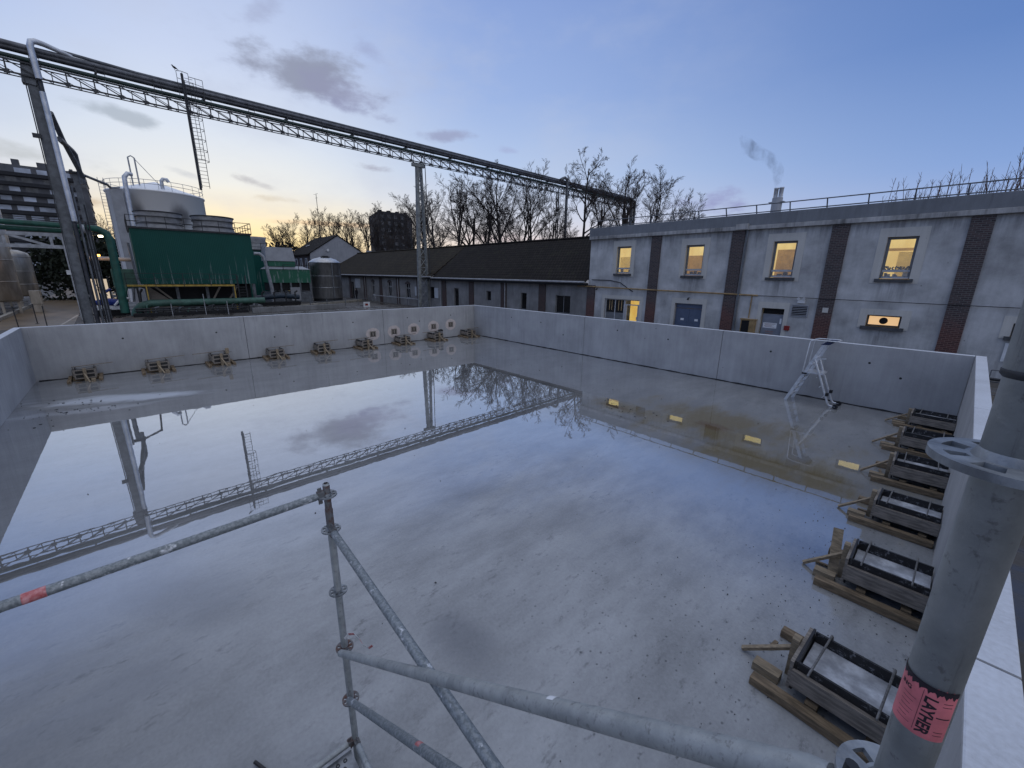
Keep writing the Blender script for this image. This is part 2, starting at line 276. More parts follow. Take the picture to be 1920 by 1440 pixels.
# green cladding with pale run marks
m, t = mat('green cladding'); M['green_clad'] = m
sp = t.n('ShaderNodeSeparateXYZ'); t.l(t.obj, sp.inputs[0]); ox, oy, oz = sp.outputs
st = t.noise(t.mapping(t.obj, (3, 3, .10)), 1.5, 5, .7); sn = t.noise(t.obj, .7, 4)
low = t.m('SUBTRACT', 1.0, t.sstep(oz, 2.8, 6.6))
fac = t.m('MULTIPLY', t.sstep(t.m('ADD', st, t.m('MULTIPLY', low, .13)), .66, .74), t.m('MULTIPLY', low, .9, clamp=True))
rib = t.n('ShaderNodeTexWave'); rib.bands_direction = 'Y'; rib.inputs['Scale'].default_value = 2.2; t.l(t.obj, rib.inputs['Vector'])
c = t.mix(sn, (.003, .058, .047, 1), (.006, .078, .062, 1)); c = t.mix(fac, c, (.24, .30, .29, 1)); t.l(c, t.b.inputs['Base Color']); t.b.inputs['Roughness'].default_value = .5; t.b.inputs['Specular IOR Level'].default_value = .22
bp = t.n('ShaderNodeBump'); bp.inputs['Strength'].default_value = .3; bp.inputs['Distance'].default_value = .02; t.l(rib.outputs[0], bp.inputs['Height']); t.l(bp.outputs[0], t.b.inputs['Normal'])
m, t = mat('faded green panels'); M['green_faded'] = m
st = t.noise(t.mapping(t.obj, (1.5, 1.5, .25)), 1.3, 5, .7)
t.l(t.mix(t.sstep(st, .52, .66), (.01, .115, .065, 1), (.22, .28, .28, 1)), t.b.inputs['Base Color']); t.b.inputs['Roughness'].default_value = .5
M['panel_grey'] = plain('grey sheet', (.30, .31, .335), .5, .2, .15, 1)
M['fan_grey'] = plain('fan ring plastic', (.27, .27, .275), .6, 0, .2, 2)
M['stainless'] = plain('stainless steel', (.42, .43, .45), .34, .85, .2, 3, stretch=(1, 1, .3))
M['beige_steel'] = plain('dull beige tank', (.33, .30, .26), .38, .55, .25, 2, stretch=(1, 1, .3))
M['black'] = plain('black opening', (.006, .006, .007), .8, 0, .2, 4)
M['void'] = plain('dark interior', (.012, .012, .014), .8, 0, .3, 3)
# bricks
def brick(name, a, b, mort, redlow=(1.35, .82, .72, 1)):
    m, t = mat(name)
    sp = t.n('ShaderNodeSeparateXYZ'); t.l(t.pos, sp.inputs[0]); cb = t.n('ShaderNodeCombineXYZ')
    t.l(t.m('ADD', sp.outputs[0], sp.outputs[1]), cb.inputs[0]); t.l(sp.outputs[2], cb.inputs[1])
    br = t.n('ShaderNodeTexBrick'); t.l(cb.outputs[0], br.inputs['Vector']); br.inputs['Scale'].default_value = 1/.23
    br.inputs['Brick Width'].default_value = 1.0; br.inputs['Row Height'].default_value = .36; br.inputs['Mortar Size'].default_value = .05; br.inputs['Bias'].default_value = -.1
    nz = t.noise(t.pos, .9, 5, .6)
    hi = t.sstep(t.m('ADD', sp.outputs[2], t.m('MULTIPLY', nz, 1.2)), 2.2, 3.4)
    br.inputs['Mortar'].default_value = (*mort, 1)
    br.inputs['Color2'].default_value = (*b, 1); br.inputs['Color1'].default_value = (*a, 1)
    red = t.mix(1.0, br.outputs['Color'], redlow, 'MULTIPLY')
    t.l(t.mix(hi, red, br.outputs['Color']), t.b.inputs['Base Color']); t.b.inputs['Roughness'].default_value = .8
    bp = t.n('ShaderNodeBump'); bp.inputs['Strength'].default_value = .6; bp.inputs['Distance'].default_value = .012; bp.invert = True
    t.l(br.outputs['Fac'], bp.inputs['Height']); t.l(bp.outputs[0], t.b.inputs['Normal'])
    return m
M['brick'] = brick('dark brick', (.075, .05, .048), (.035, .026, .028), (.12, .115, .115))
M['old_brick'] = brick('old brick', (.06, .036, .031), (.036, .025, .024), (.075, .07, .068), (1.1, .95, .9, 1))
# roof tiles: courses along the slope
def roofmat(name, a, b):
    m, t = mat(name)
    sp = t.n('ShaderNodeSeparateXYZ'); t.l(t.pos, sp.inputs[0]); cb = t.n('ShaderNodeCombineXYZ')
    t.l(sp.outputs[0], cb.inputs[0]); t.l(t.m('MULTIPLY', sp.outputs[2], 1.7), cb.inputs[1])
    br = t.n('ShaderNodeTexBrick'); t.l(cb.outputs[0], br.inputs['Vector']); br.inputs['Scale'].default_value = 1/.4
    br.inputs['Brick Width'].default_value = .8; br.inputs['Row Height'].default_value = 1.0; br.inputs['Mortar Size'].default_value = .10
    br.inputs['Color1'].default_value = (*a, 1); br.inputs['Color2'].default_value = (*b, 1); br.inputs['Mortar'].default_value = (a[0]*.25, a[1]*.25, a[2]*.25, 1)
    n = t.noise(t.pos, .35, 6, .65); moss = t.noise(t.pos, 1.4, 6, .7)
    c = t.mix(1.0, br.outputs['Color'], t.m('ADD', .45, n), 'MULTIPLY'); c = t.mix(t.m('MULTIPLY', t.sstep(moss, .55, .68), .45), c, (.035, .038, .018, 1))
    t.l(c, t.b.inputs['Base Color']); t.b.inputs['Roughness'].default_value = .85; t.b.inputs['Specular IOR Level'].default_value = .15
    bp = t.n('ShaderNodeBump'); bp.inputs['Strength'].default_value = .8; bp.inputs['Distance'].default_value = .03; bp.invert = True
    t.l(br.outputs['Fac'], bp.inputs['Height']); t.l(bp.outputs[0], t.b.inputs['Normal'])
    return m
M['roof_brown'] = roofmat('brown mossy tiles', (.046, .036, .024), (.03, .024, .017))
M['roof_dark'] = roofmat('dark tiles', (.027, .022, .019), (.018, .015, .014))
M['gutter'] = plain('zinc gutter', (.30, .30, .31), .5, .3, .2, 3)
M['wood_new'] = plain('pale timber', (.25, .195, .13), .7, 0, .35, 5, bump=.2, stretch=(1, 6, 6))
M['wood_old'] = plain('weathered timber', (.175, .128, .08), .75, 0, .45, 5, bump=.3, stretch=(1, 6, 6))
M['wood_grey'] = plain('cement stained plank', (.23, .20, .17), .75, 0, .35, 6, bump=.25, stretch=(1, 6, 6))
M['ply'] = plain('black film faced ply', (.022, .02, .02), .45, 0, .4, 8, bump=.1)
m, t = mat('cement smeared ply'); M['ply_smear'] = m
n1 = t.noise(t.obj, 16, 7, .75)
t.l(t.mix(t.sstep(n1, .54, .66), (.016, .015, .016, 1), (.20, .20, .21, 1)), t.b.inputs['Base Color']); t.b.inputs['Roughness'].default_value = .55
M['fresh'] = plain('fresh concrete fill', (.44, .45, .48), .6, 0, .35, 4, c2=(.72, .74, .78), bump=.2)
M['rod'] = plain('threaded rod', (.23, .22, .21), .5, .6, .3, 30)
M['bark'] = plain('bark', (.030, .025, .023), .9, 0, .3, 4)
M['twig'] = plain('twig', (.042, .033, .030), .9, 0, .3, 4)
M['twig_red'] = plain('reddish twig', (.12, .065, .055), .9, 0, .3, 4)
M['evergreen'] = plain('dark leaves', (.018, .024, .014), .8, 0, .5, 3)
M['door_blue'] = plain('blue grey door', (.085, .11, .17), .5, 0, .1, 3)
M['door_grey'] = plain('grey door', (.20, .215, .25), .5, 0, .1, 3)
M['red'] = plain('red box', (.22, .02, .016), .45, 0, .15, 5)
M['shutter'] = plain('pale shutter', (.42, .44, .47), .6, 0, .1, 5)
M['frame_grey'] = plain('grey frame', (.16, .165, .175), .5, .1, .15, 4)
M['frame_pale'] = plain('pale frame', (.42, .43, .45), .5, 0, .15, 4)
M['sill'] = plain('dark sill', (.06, .062, .066), .7, 0, .3, 5)
M['cloth'] = plain('dark clothes', (.012, .012, .016), .85, 0, .3, 8)
M['skin'] = plain('skin', (.3, .18, .13), .6, 0, .1, 8)
M['apt'] = plain('apartment concrete', (.085, .088, .10), .7, 0, .3, .3)
M['apt_dark'] = plain('dark apartment wall', (.020, .021, .026), .8, 0, .35, .3)
M['apt_balcony'] = plain('balcony slab', (.022, .023, .028), .8, 0, .3, .5)
M['apt_shut'] = plain('pale shutter far', (.40, .44, .52), .6, 0, .45, .12)
M['pane_dim'] = plain('dim far pane', (.07, .075, .085), .2, 0, .5, .4)
M['bird'] = plain('black feathers', (.012, .012, .014), .7, 0, .2, 10)
# glazing
m, t = mat('clear pane'); M['glass'] = m; t.nt.nodes.remove(t.b)
gl = t.n('ShaderNodeBsdfGlossy'); gl.inputs['Roughness'].default_value = .02; tr = t.n('ShaderNodeBsdfTransparent'); tr.inputs[0].default_value = (.93, .94, .93, 1)
mx = t.n('ShaderNodeMixShader'); mx.inputs[0].default_value = .07; t.l(tr.outputs[0], mx.inputs[1]); t.l(gl.outputs[0], mx.inputs[2]); t.l(mx.outputs[0], t.out.inputs[0])
m, t = mat('dark pane'); M['dark_glass'] = m; t.b.inputs['Base Color'].default_value = (.008, .008, .009, 1); t.b.inputs['Roughness'].default_value = .08; t.b.inputs['Specular IOR Level'].default_value = .4
def room(name, c, s, c2=None):
    m, t = mat(name); n = t.noise(t.mapping(t.pos, (1.3, 1.3, .5)), 1.1, 4, .6)
    t.b.inputs['Base Color'].default_value = (.4, .34, .24, 1)
    t.l(t.mix(t.sstep(n, .3, .7), (*lin(c2 or c), 1), (*lin(c), 1)), t.b.inputs['Emission Color']); t.b.inputs['Emission Strength'].default_value = s
    return m
M['room'] = room('lit room', (222, 200, 132), .80, (196, 166, 98))
M['room_ceiling'] = room('lit ceiling', (248, 228, 150), 1.05)
M['room_warm'] = room('lit toilet window', (226, 182, 126), .9)
M['room_door'] = room('lit hall', (236, 198, 104), .95, (220, 172, 84))
M['pale_board'] = plain('cream cupboard', (.72, .60, .34), .7, 0, .12, 3)
M['board'] = plain('tan cupboard', (.50, .34, .16), .7, 0, .2, 3)
M['lamp_white'] = emis('white lamp', lin((255, 244, 210)), 9)
M['lamp_orange'] = emis('sodium lamp', lin((255, 176, 70)), 9)
M['lit_wall'] = emis('lit pale doorway', lin((225, 205, 180)), .8)
M['tape'] = plain('pink tape', (.55, .10, .10), .6, 0, .25, 40, c2=(.62, .30, .30))
M['label_pink'] = plain('pink label', (.62, .17, .19), .55, 0, .18, 30)
M['ink'] = plain('black print', (.02, .014, .02), .6, 0, .2, 20)
M['sticker'] = plain('white sticker', (.75, .75, .76), .5, 0, .08, 20)
M['sign_blue'] = plain('sign blue', (.012, .05, .36), .45, 0, .08, 20)
M['patch'] = plain('pinkish mortar patch', (.52, .45, .42), .8, 0, .12, 8, bump=.2)
M['recess'] = plain('recess timber', (.05, .045, .04), .8, 0, .4, 8)
M['seal'] = plain('black seal', (.015, .015, .017), .6, 0, .3, 8)
M['deck'] = plain('steel deck', (.24, .25, .265), .45, .6, .3, 12)
M['kerb'] = plain('kerb stone', (.28, .26, .22), .8, 0, .25, 2)
M['paint_line'] = plain('worn road paint', (.42, .38, .32), .7, 0, .3, 6)

# ------------------------------------------------------------------ mesh builder
class MB:
    def __init__(s, o=(0, 0, 0)): s.v = []; s.f = []; s.m = []; s.o = Vector(o); s.mi = 0; s.sm = []
    def add(s, vs, fs, smooth=False):
        k = len(s.v); s.v += [tuple(Vector(v)-s.o) for v in vs]
        for f in fs: s.f.append([k+i for i in f]); s.m.append(s.mi); s.sm.append(smooth)
    def box(s, a, b):
        (x0, y0, z0), (x1, y1, z1) = a, b
        s.add([(x0,y0,z0),(x1,y0,z0),(x1,y1,z0),(x0,y1,z0),(x0,y0,z1),(x1,y0,z1),(x1,y1,z1),(x0,y1,z1)],
              [(3,2,1,0),(4,5,6,7),(0,1,5,4),(1,2,6,5),(2,3,7,6),(3,0,4,7)]); return s
    def beam(s, p, q, w_, h_, upv=(0, 0, 1)):
        p, q = Vector(p), Vector(q); d = (q-p).normalized(); u = Vector(upv)
        if abs(d.dot(u)) > .98: u = Vector((1, 0, 0))
        a = d.cross(u).normalized(); b = a.cross(d).normalized(); a *= w_/2; b *= h_/2
        s.add([p-a-b, p+a-b, p+a+b, p-a+b, q-a-b, q+a-b, q+a+b, q-a+b], [(3,2,1,0),(4,5,6,7),(0,1,5,4),(1,2,6,5),(2,3,7,6),(3,0,4,7)]); return s
    def tube(s, pts, r, n=8, caps=True, smooth=True):
        pts = [Vector(p) for p in pts]; k = len(pts); rs = r if isinstance(r, (list, tuple)) else [r]*k
        vs = []; prev = None
        for i, p in enumerate(pts):
            d = ((pts[i+1]-p) if i == 0 else (p-pts[i-1]) if i == k-1 else ((pts[i+1]-p).normalized()+(p-pts[i-1]).normalized())).normalized()
            if prev is None:
                u = Vector((0, 0, 1)) if abs(d.z) < .9 else Vector((1, 0, 0)); a = d.cross(u).normalized()
            else: a = (prev-d*prev.dot(d)).normalized()
            prev = a; b = d.cross(a)
            for j in range(n):
                t_ = 2*math.pi*j/n; vs.append(p+(a*math.cos(t_)+b*math.sin(t_))*rs[i])
        fs = [(i*n+j, i*n+(j+1) % n, (i+1)*n+(j+1) % n, (i+1)*n+j) for i in range(k-1) for j in range(n)]
        s.add(vs, fs, smooth)
        if caps:
            s.add(vs[:n], [tuple(range(n))[::-1]]); s.add(vs[-n:], [tuple(range(n))])
        return s
    def lathe(s, c, prof, n=32, smooth=True):      # prof: (r, z) list
        c = Vector(c); vs = []
        for r, z in prof:
            for j in range(n): a = 2*math.pi*j/n; vs.append(c+Vector((r*math.cos(a), r*math.sin(a), z)))
        fs = [(i*n+j, i*n+(j+1) % n, (i+1)*n+(j+1) % n, (i+1)*n+j) for i in range(len(prof)-1) for j in range(n)]
        s.add(vs, fs, smooth); return s
    def disc(s, c, r, n=24, up=1):
        c = Vector(c); s.add([c+Vector((r*math.cos(2*math.pi*j/n), r*math.sin(2*math.pi*j/n), 0)) for j in range(n)], [tuple(range(n)) if up > 0 else tuple(range(n))[::-1]]); return s
    def poly(s, pts): s.add(pts, [tuple(range(len(pts)))]); return s
    def prism(s, pts, d):
        d = Vector(d); n = len(pts); p2 = [Vector(p)+d for p in pts]
        s.add(list(pts)+p2, [tuple(range(n))[::-1], tuple(range(n, 2*n))]+[(i, (i+1) % n, n+(i+1) % n, n+i) for i in range(n)]); return s
    def build(s, name, mats, parent=None, bevel=0.):
        me = bpy.data.meshes.new(name); me.from_pydata(s.v, [], s.f); me.update()
        for mm in (mats if isinstance(mats, (list, tuple)) else [mats]): me.materials.append(mm)
        me.polygons.foreach_set('material_index', s.m); me.polygons.foreach_set('use_smooth', s.sm)
        bm = bmesh.new(); bm.from_mesh(me); bmesh.ops.recalc_face_normals(bm, faces=bm.faces)
        bm.to_mesh(me); bm.free()
        o = bpy.data.objects.new(name, me); C.objects.link(o)
        if parent is not None: o.parent = parent
        else: o.location = s.o
        if bevel:
            b = o.modifiers.new('bevel', 'BEVEL'); b.width = bevel; b.segments = 2; b.limit_method = 'ANGLE'
        return o
def tag(o, label=None, cat=None, group=None, kind=None):
    if label: o['label'] = label
    if cat: o['category'] = cat
    if group: o['group'] = group
    if kind: o['kind'] = kind
    return o
def thing(name, label, cat, loc=(0, 0, 0), group=None, rz=0):
    o = bpy.data.objects.new(name, None); o.empty_display_size = .2; C.objects.link(o); o.location = loc; o.rotation_euler = (0, 0, rz)
    return tag(o, label, cat, group)
def copy_tree(o, parent=None):
    c = o.copy(); C.objects.link(c); c.parent = parent
    for ch in list(o.children): copy_tree(ch, c)
    return c
rnd = random.Random(7)

# ------------------------------------------------------------------ ground, slab, water, road
g = MB(); g.poly([(-900, -900, -.05), (900, -900, -.05), (900, 900, -.05), (-900, 900, -.05)]); tag(g.build('ground', M['asphalt']), kind='structure')
g = MB(); g.poly([(-140, -27.5, -.046), (-21.5, -25.5, -.046), (-21.5, -20.6, -.046), (-140, -24.2, -.046)]); M['road'] = plain('brown wet road', (.16, .115, .07), .38, 0, .35, .5)
tag(g.build('road', M['road']), kind='structure')
g = MB(); g.box((-.2, -20.38, -.35), (23.19, .2, 0)); tag(g.build('floor', M['slab']), kind='structure')
g = MB(); g.poly([(.01, -20.17, .012), (22.97, -20.17, .012), (22.97, -.01, .012), (.01, -.01, .012)]); tag(g.build('water', M['water']), kind='structure')

# ------------------------------------------------------------------ tank walls
H = 2.0
def wall(name, label, segs, axis, lo, hi, jfill):
    root = thing('concrete_wall', label, 'wall', (jfill[0], jfill[1], 0), 'precast walls of the empty tank')
    for i, (a, b) in enumerate(segs):
        m_ = MB(root.location)
        if axis == 'x': m_.box((a+.007, lo, 0), (b-.007, hi, H))
        else: m_.box((lo, a+.007, 0), (hi, b-.007, H))
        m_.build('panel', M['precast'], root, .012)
    m_ = MB(root.location)
    for (a, b) in segs[:-1]:
        if axis == 'x': m_.box((b-.02, lo+.02, 0), (b+.02, hi-.02, H-.02))
        else: m_.box((lo+.02, b-.02, 0), (hi-.02, b+.02, H-.02))
    if len(segs) > 1: m_.build('joint', M['seal'], root)
    return root
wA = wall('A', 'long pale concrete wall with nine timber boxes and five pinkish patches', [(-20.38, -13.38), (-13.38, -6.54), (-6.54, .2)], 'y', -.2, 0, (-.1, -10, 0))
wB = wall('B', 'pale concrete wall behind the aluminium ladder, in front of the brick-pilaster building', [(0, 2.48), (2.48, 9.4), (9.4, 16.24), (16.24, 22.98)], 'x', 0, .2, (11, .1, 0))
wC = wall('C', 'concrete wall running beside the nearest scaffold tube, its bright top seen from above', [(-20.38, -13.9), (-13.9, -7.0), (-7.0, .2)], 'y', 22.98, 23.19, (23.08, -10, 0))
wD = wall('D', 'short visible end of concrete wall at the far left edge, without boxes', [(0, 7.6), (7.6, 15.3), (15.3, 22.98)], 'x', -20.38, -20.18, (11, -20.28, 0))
def seal(root, p, q):
    m_ = MB(root.location); p, q = Vector(p), Vector(q); n = 90
    m_.tube([p.lerp(q, i/n)+Vector((rnd.uniform(-.012, .012), rnd.uniform(-.012, .012), rnd.uniform(-.004, .012))) for i in range(n+1)], [rnd.uniform(.012, .032) for i in range(n+1)], 6)
    m_.build('base_seal', M['seal'], root)
seal(wA, (.02, -20.1, .015), (.02, -.02, .015)); seal(wB, (.05, -.02, .015), (22.9, -.02, .015))
for yy, zz in ((-17.6, 1.38), (-14.5, 1.36), (-11.6, 1.42), (-8.3, 1.4), (-5.0, 1.46), (-1.9, 1.44), (-12.2, .95), (-4.2, 1.2)):
    MB(wA.location).tube([(-.01, yy, zz), (.004, yy, zz)], .035, 10).build('tie_hole', M['seal'], wA)
for xx, zz in ((3.8, 1.5), (6.3, 1.42), (11.4, 1.5), (14.0, 1.38), (18.0, 1.42), (20.8, 1.45), (8.0, .9), (21.6, 1.1)):
    MB(wB.location).tube([(xx, .01, zz), (xx, -.004, zz)], .035, 10).build('tie_hole', M['seal'], wB)
for (yy, zz) in [(-7.22, .66), (-5.91, .70), (-4.61, .74), (-3.21, .80), (-1.92, .84)]:
    m_ = MB(wA.location); k = 26
    pts = [(0, yy+(.40+rnd.uniform(-.02, .02))*math.cos(2*math.pi*j/k), zz+(.36+rnd.uniform(-.02, .02))*math.sin(2*math.pi*j/k)) for j in range(k)]
    m_.prism(pts, (.006, 0, 0)); pt = m_.build('mortar_patch', M['patch'], wA)
    m_ = MB(wA.location); m_.box((.0, yy-.17, zz-.15), (.010, yy+.17, zz+.15)); m_.build('recess', M['recess'], pt)
    m_ = MB(wA.location)
    for dy in (-.15, .15): m_.box((.0, yy+dy-.03, zz-.17), (.03, yy+dy+.03, zz+.17))
    m_.box((.0, yy-.12, zz+.12), (.028, yy+.12, zz+.17)); m_.box((.0, yy-.03, zz-.10), (.022, yy+.05, zz+.10)); m_.build('timber_frame', M['wood_grey'], pt)

# ------------------------------------------------------------------ formwork boxes (local +x points away from the wall)
def formwork():
    r = thing('formwork_box', 'x', 'formwork box', (0, 0, 0), 'timber formwork boxes cast against the tank walls')
    for y, s_ in ((-.28, -1), (.27, 1)):
        MB().box((.01, y-.012, .14), (.80, y+.012, .46)).build('side_panel', M['ply_smear'], r)
        MB().box((.0, y+s_*.035-.022, .17), (.83, y+s_*.035+.022, .37)).build('side_plank', M['wood_grey'], r)
    MB().box((.012, -.265, .12), (.79, .255, .15)).build('base_panel', M['ply'], r)
    MB().box((.012, -.262, .152), (.79, .252, .34)).build('concrete_fill', M['fresh'], r)
    e = MB(); e.box((.805, -.30, .10), (.828, .29, .47)); e.build('end_panel', M['ply'], r)
    b = MB()
    for z in (.12, .28, .43): b.box((.83, -.31, z-.022), (.862, .30, z+.022))
    for y in (-.29, .28): b.box((.832, y-.02, .144), (.858, y+.02, .256)); b.box((.832, y-.02, .304), (.858, y+.02, .406))
    b.build('batten', M['wood_grey'], r)
    MB().box((.864, -.05, .0), (.93, .05, .50)).build('end_post', M['wood_new'], r)
    for y in (-.46, .43):
        MB().beam((.02, y, .055), (1.13, y-.02, .052), .11, .10).build('bearer', M['wood_old'], r, .008)
    MB().box((.58, -.38, .0), (.68, .36, .118)).build('cross_bearer', M['wood_old'], r)
    MB().box((.12, -.38, .0), (.22, .36, .118)).build('cross_bearer', M['wood_old'], r)
    MB().box((.93, .14, .0), (1.18, .26, .10)).build('wedge_block', M['wood_new'], r)
    MB().beam((.90, -.03, .34), (1.34, .10, .03), .05, .035).build('strut', M['wood_new'], r)
    for x in (.16, .66):
        MB().tube([(x, -.36, .20), (x+.01, -.355, .44), (x+.015, -.33, .475), (x+.03, .44, .515)], .011, 6).build('threaded_rod', M['rod'], r)
        MB().tube([(x+.004, -.385, .255), (x+.004, -.33, .255)], .026, 6).build('nut', M['rod'], r)
    return r
fb = formwork()
def place(o, x, y, rz, label):
    o.location = (x, y, 0); o.rotation_euler = (0, 0, rz); o['label'] = label; o.scale = (rnd.uniform(.94, 1.05), rnd.uniform(.93, 1.08), rnd.uniform(.92, 1.08))
first = True
ysC = [(-12.60, 'nearest'), (-10.32, 'second'), (-8.05, 'third'), (-5.82, 'fourth'), (-3.55, 'fifth'), (-1.12, 'sixth')]
labC = ['timber formwork box nearest the camera, beside the pink-labelled scaffold tube',
        'timber formwork box with a leaning upright board at its end, by the nearest wall',
        'formwork box right behind the one with the leaning board, third from the camera',
        'formwork box level with the round scaffold flange, fourth from the camera',
        'formwork box second from the far corner on the right wall near the ladder',
        'formwork box closest to the far right corner behind the ladder']
boxes = []
for (y, _), lb in zip(ysC, labC):
    o = fb if first else copy_tree(fb); first = False
    place(o, 22.975, y, math.pi+rnd.uniform(-.05, .05), lb); boxes.append(o)
m_ = MB(); m_.beam((.98, .06, .03), (1.06, -.28, .52), .12, .05); m_.build('leaning_board', M['wood_new'], boxes[1])
for i, o in enumerate(boxes):
    k = MB(); rr_b = random.Random(70+i)
    for _ in range(1):
        x_, y_, a_2 = rr_b.uniform(.95, 1.15), rr_b.uniform(-.35, .1), rr_b.uniform(0, 3.14); l_ = rr_b.uniform(.06, .2)
        k.beam((x_-math.cos(a_2)*l_, y_-math.sin(a_2)*l_, .025), (x_+math.cos(a_2)*l_, y_+math.sin(a_2)*l_, .028), .04, .022)
        k.build('loose_batten', M['wood_old'], o); k = MB()
names = ['leftmost formwork box in the far row, beside the tank corner', 'second formwork box from the left end of the far row', 'third formwork box from the left, with a raised block on its right end',
         'formwork box just right of the joint left of middle in the far wall', 'formwork box in the middle of the far row, fifth from the left', 'formwork box below the leftmost pinkish wall patch',
         'formwork box below the second and third pinkish patches', 'formwork box below the fourth pinkish patch, with a dark lump on top', 'formwork box in the far corner under the right end of the long wall']
for i, (y, lb) in enumerate(zip([-18.85, -16.72, -14.6, -12.33, -10.15, -7.95, -5.6, -3.4, -.85], names)):
    o = copy_tree(fb); place(o, .005, y, rnd.uniform(-.06, .06), lb)
    if i in (2, 5, 7):   # rods poke out to the left on these
        k = MB(); k.beam((.55, -.95, .53), (.35, .35, .53), .05, .03)
    else: k = MB(); k.beam((.55, -.35, .53), (.4, .85, .55), .05, .03)
    k.build('loose_lath', M['wood_grey'], o)
    if i == 2: MB().box((.7, .2, .47), (.85, .32, .68)).build('raised_block', M['wood_new'], o)
    if i == 7: MB().tube([(.55, .15, .56), (.6, .34, .57), (.7, .36, .56)], [.05, .09, .06], 7).build('dark_lump', M['ply'], o)

# ------------------------------------------------------------------ platform ladder
L = thing('platform_ladder', 'white aluminium platform ladder with guard rail standing before the right wall', 'ladder', (19.6, -.85, 0))
lo_ = L.location
yl, yr = -1.0, -.45
for y in (yl, yr):
    MB(lo_).beam((18.95+(.08 if y == yr else 0), y, .0), (19.72+(.05 if y == yr else 0), y+.1*(1 if y == yl else -1), 2.04), .035, .085).build('stile', M['alu'], L)
    MB(lo_).tube([(20.33, y, .07), (20.17, y, .075), (20.12, y, .14), (19.56, y, 1.5)], .032, 8).build('leg', M['alu'], L)
    MB(lo_).tube([(20.33, y-.03, .075), (20.33, y+.03, .075)], .075, 14).build('wheel', M['seal'], L)
    MB(lo_).tube([(19.30, y-.03*(1 if y == yl else -1), 1.06), (19.345, y-.03*(1 if y == yl else -1), 2.0), (19.36, y, 2.08), (19.45, y, 2.115), (20.02, y, 2.13)], .018, 8).build('guard_rail', M['alu'], L)
    MB(lo_).box((20.02, y-.05, .38), (20.1, y+.05, .47)).build('foot_clamp', M['seal'], L)
MB(lo_).tube([(20.02, yl, 2.13), (20.06, yl+.05, 2.13), (20.06, yr-.05, 2.13), (20.02, yr, 2.13)], .018, 8).build('end_rail', M['alu'], L)
for k in range(1, 8):
    z = .22*k; x = 18.95+z*.377
    if z < 1.0 or z > 1.2: MB(lo_).box((x, yl, z-.012), (x+.08, yr, z+.012)).build('tread', M['alu'], L)
for z in (.3, .62, .92): MB(lo_).tube([(20.06-z*.39, yl, z), (20.06-z*.39, yr, z)], .014, 6).build('brace', M['alu'], L)
MB(lo_).box((19.30, yl-.02, 1.03), (19.86, yr+.02, 1.075)).build('platform', M['alu'], L)
MB(lo_).box((19.28, yl-.04, .98), (19.4, yr+.04, 1.03)).build('platform_hinge', M['seal'], L)
MB(lo_).beam((19.5, yl, 1.5), (19.85, yl, 1.56), .03, .03).build('arm', M['alu'], L)
MB(lo_).prism([(19.62, yl+.02, 1.98), (19.85, yl+.02, 2.0), (19.98, yl+.02, 2.12), (19.8, yl+.02, 2.12)], (0, .5, 0)).build('tool_tray', plain('dark blue plastic', (.01, .018, .06), .5), L)

# ------------------------------------------------------------------ scaffold the camera stands on
SC = thing('scaffold', 'galvanised ring-lock scaffold with tubes, rosettes and a pink label in the foreground', 'scaffold', (20, -16.33, 0))
so_ = SC.location
RX, RY, MX, MY = 22.67, -16.43, 19.99, -16.33
def rosette(x, y, z, parent, mt, rot=0.):
    m_ = MB(so_); n = 64; ro, ri = .062, .0245; t_ = .0045
    holes = [(k*math.pi/4+rot, (.19 if k % 2 == 0 else .30)) for k in range(8)]   # small and large slots in turn
    def inhole(a):
        for c, hw in holes:
            d = (a-c+math.pi) % (2*math.pi)-math.pi
            if abs(d) < hw*.8: return True
        return False
    for j in range(n):
        a0, a1 = 2*math.pi*j/n, 2*math.pi*(j+1)/n; h = inhole((a0+a1)/2)
        rings = [(ri, .033), (.0515, ro)] if h else [(ri, ro)]
        for r_in, r_out in rings:
            P = lambda r, a, zz: (x+r*math.cos(a), y+r*math.sin(a), z+zz)
            m_.add([P(r_in, a0, t_), P(r_out, a0, t_), P(r_out, a1, t_), P(r_in, a1, t_), P(r_in, a0, -t_), P(r_out, a0, -t_), P(r_out, a1, -t_), P(r_in, a1, -t_)],
                   [(0, 1, 2, 3), (7, 6, 5, 4), (1, 5, 6, 2), (0, 3, 7, 4)]+([(0, 4, 5, 1), (3, 2, 6, 7)] if h != inhole((a0+a1)/2-2*math.pi/n) or h != inhole((a0+a1)/2+2*math.pi/n) else []))
    m_.lathe((x, y, z), [(.0243, -.014), (.029, -.0045), (.029, .0045), (.0243, .014)], 32)
    return m_.build('rosette', mt, parent)
st = MB(so_).lathe((RX, RY, 0), [(.02415, 0), (.02415, 3.958), (.0262, 3.959), (.0262, 4.9)], 48).build('standard', M['scaf'], SC)
rosette(RX, RY, 3.862, st, M['galv'], .45); rosette(RX, RY, 3.382, st, M['galv'], .2); rosette(RX, RY, 2.36, st, M['galv'])
MB(so_).lathe((RX, RY, 3.952), [(.0245, 0), (.0268, .003), (.0268, .008), (.0245, .010)], 48).build('joint_ring', M['steel_dark'], st)
s2 = MB(so_).lathe((MX, MY, 0), [(.02415, .05), (.02415, 2.50), (.021, 2.53), (.021, 2.70), (.012, 2.705)], 24).build('standard', M['scaf'], SC); s2['label'] = 'thin dull standard in the middle with rusty top'
for z in (2.62, 2.36, 1.86, 1.36, .86): rosette(MX, MY, z, s2, M['galv'] if z > 1.5 else M['scaf_rust'], .2)
MB(so_).lathe((MX, MY, 2.38), [(.0247, 0), (.0247, .13), (.0218, .15), (.0218, .31), (.015, .325)], 24).build('rusty_spigot', M['scaf_rust'], s2)
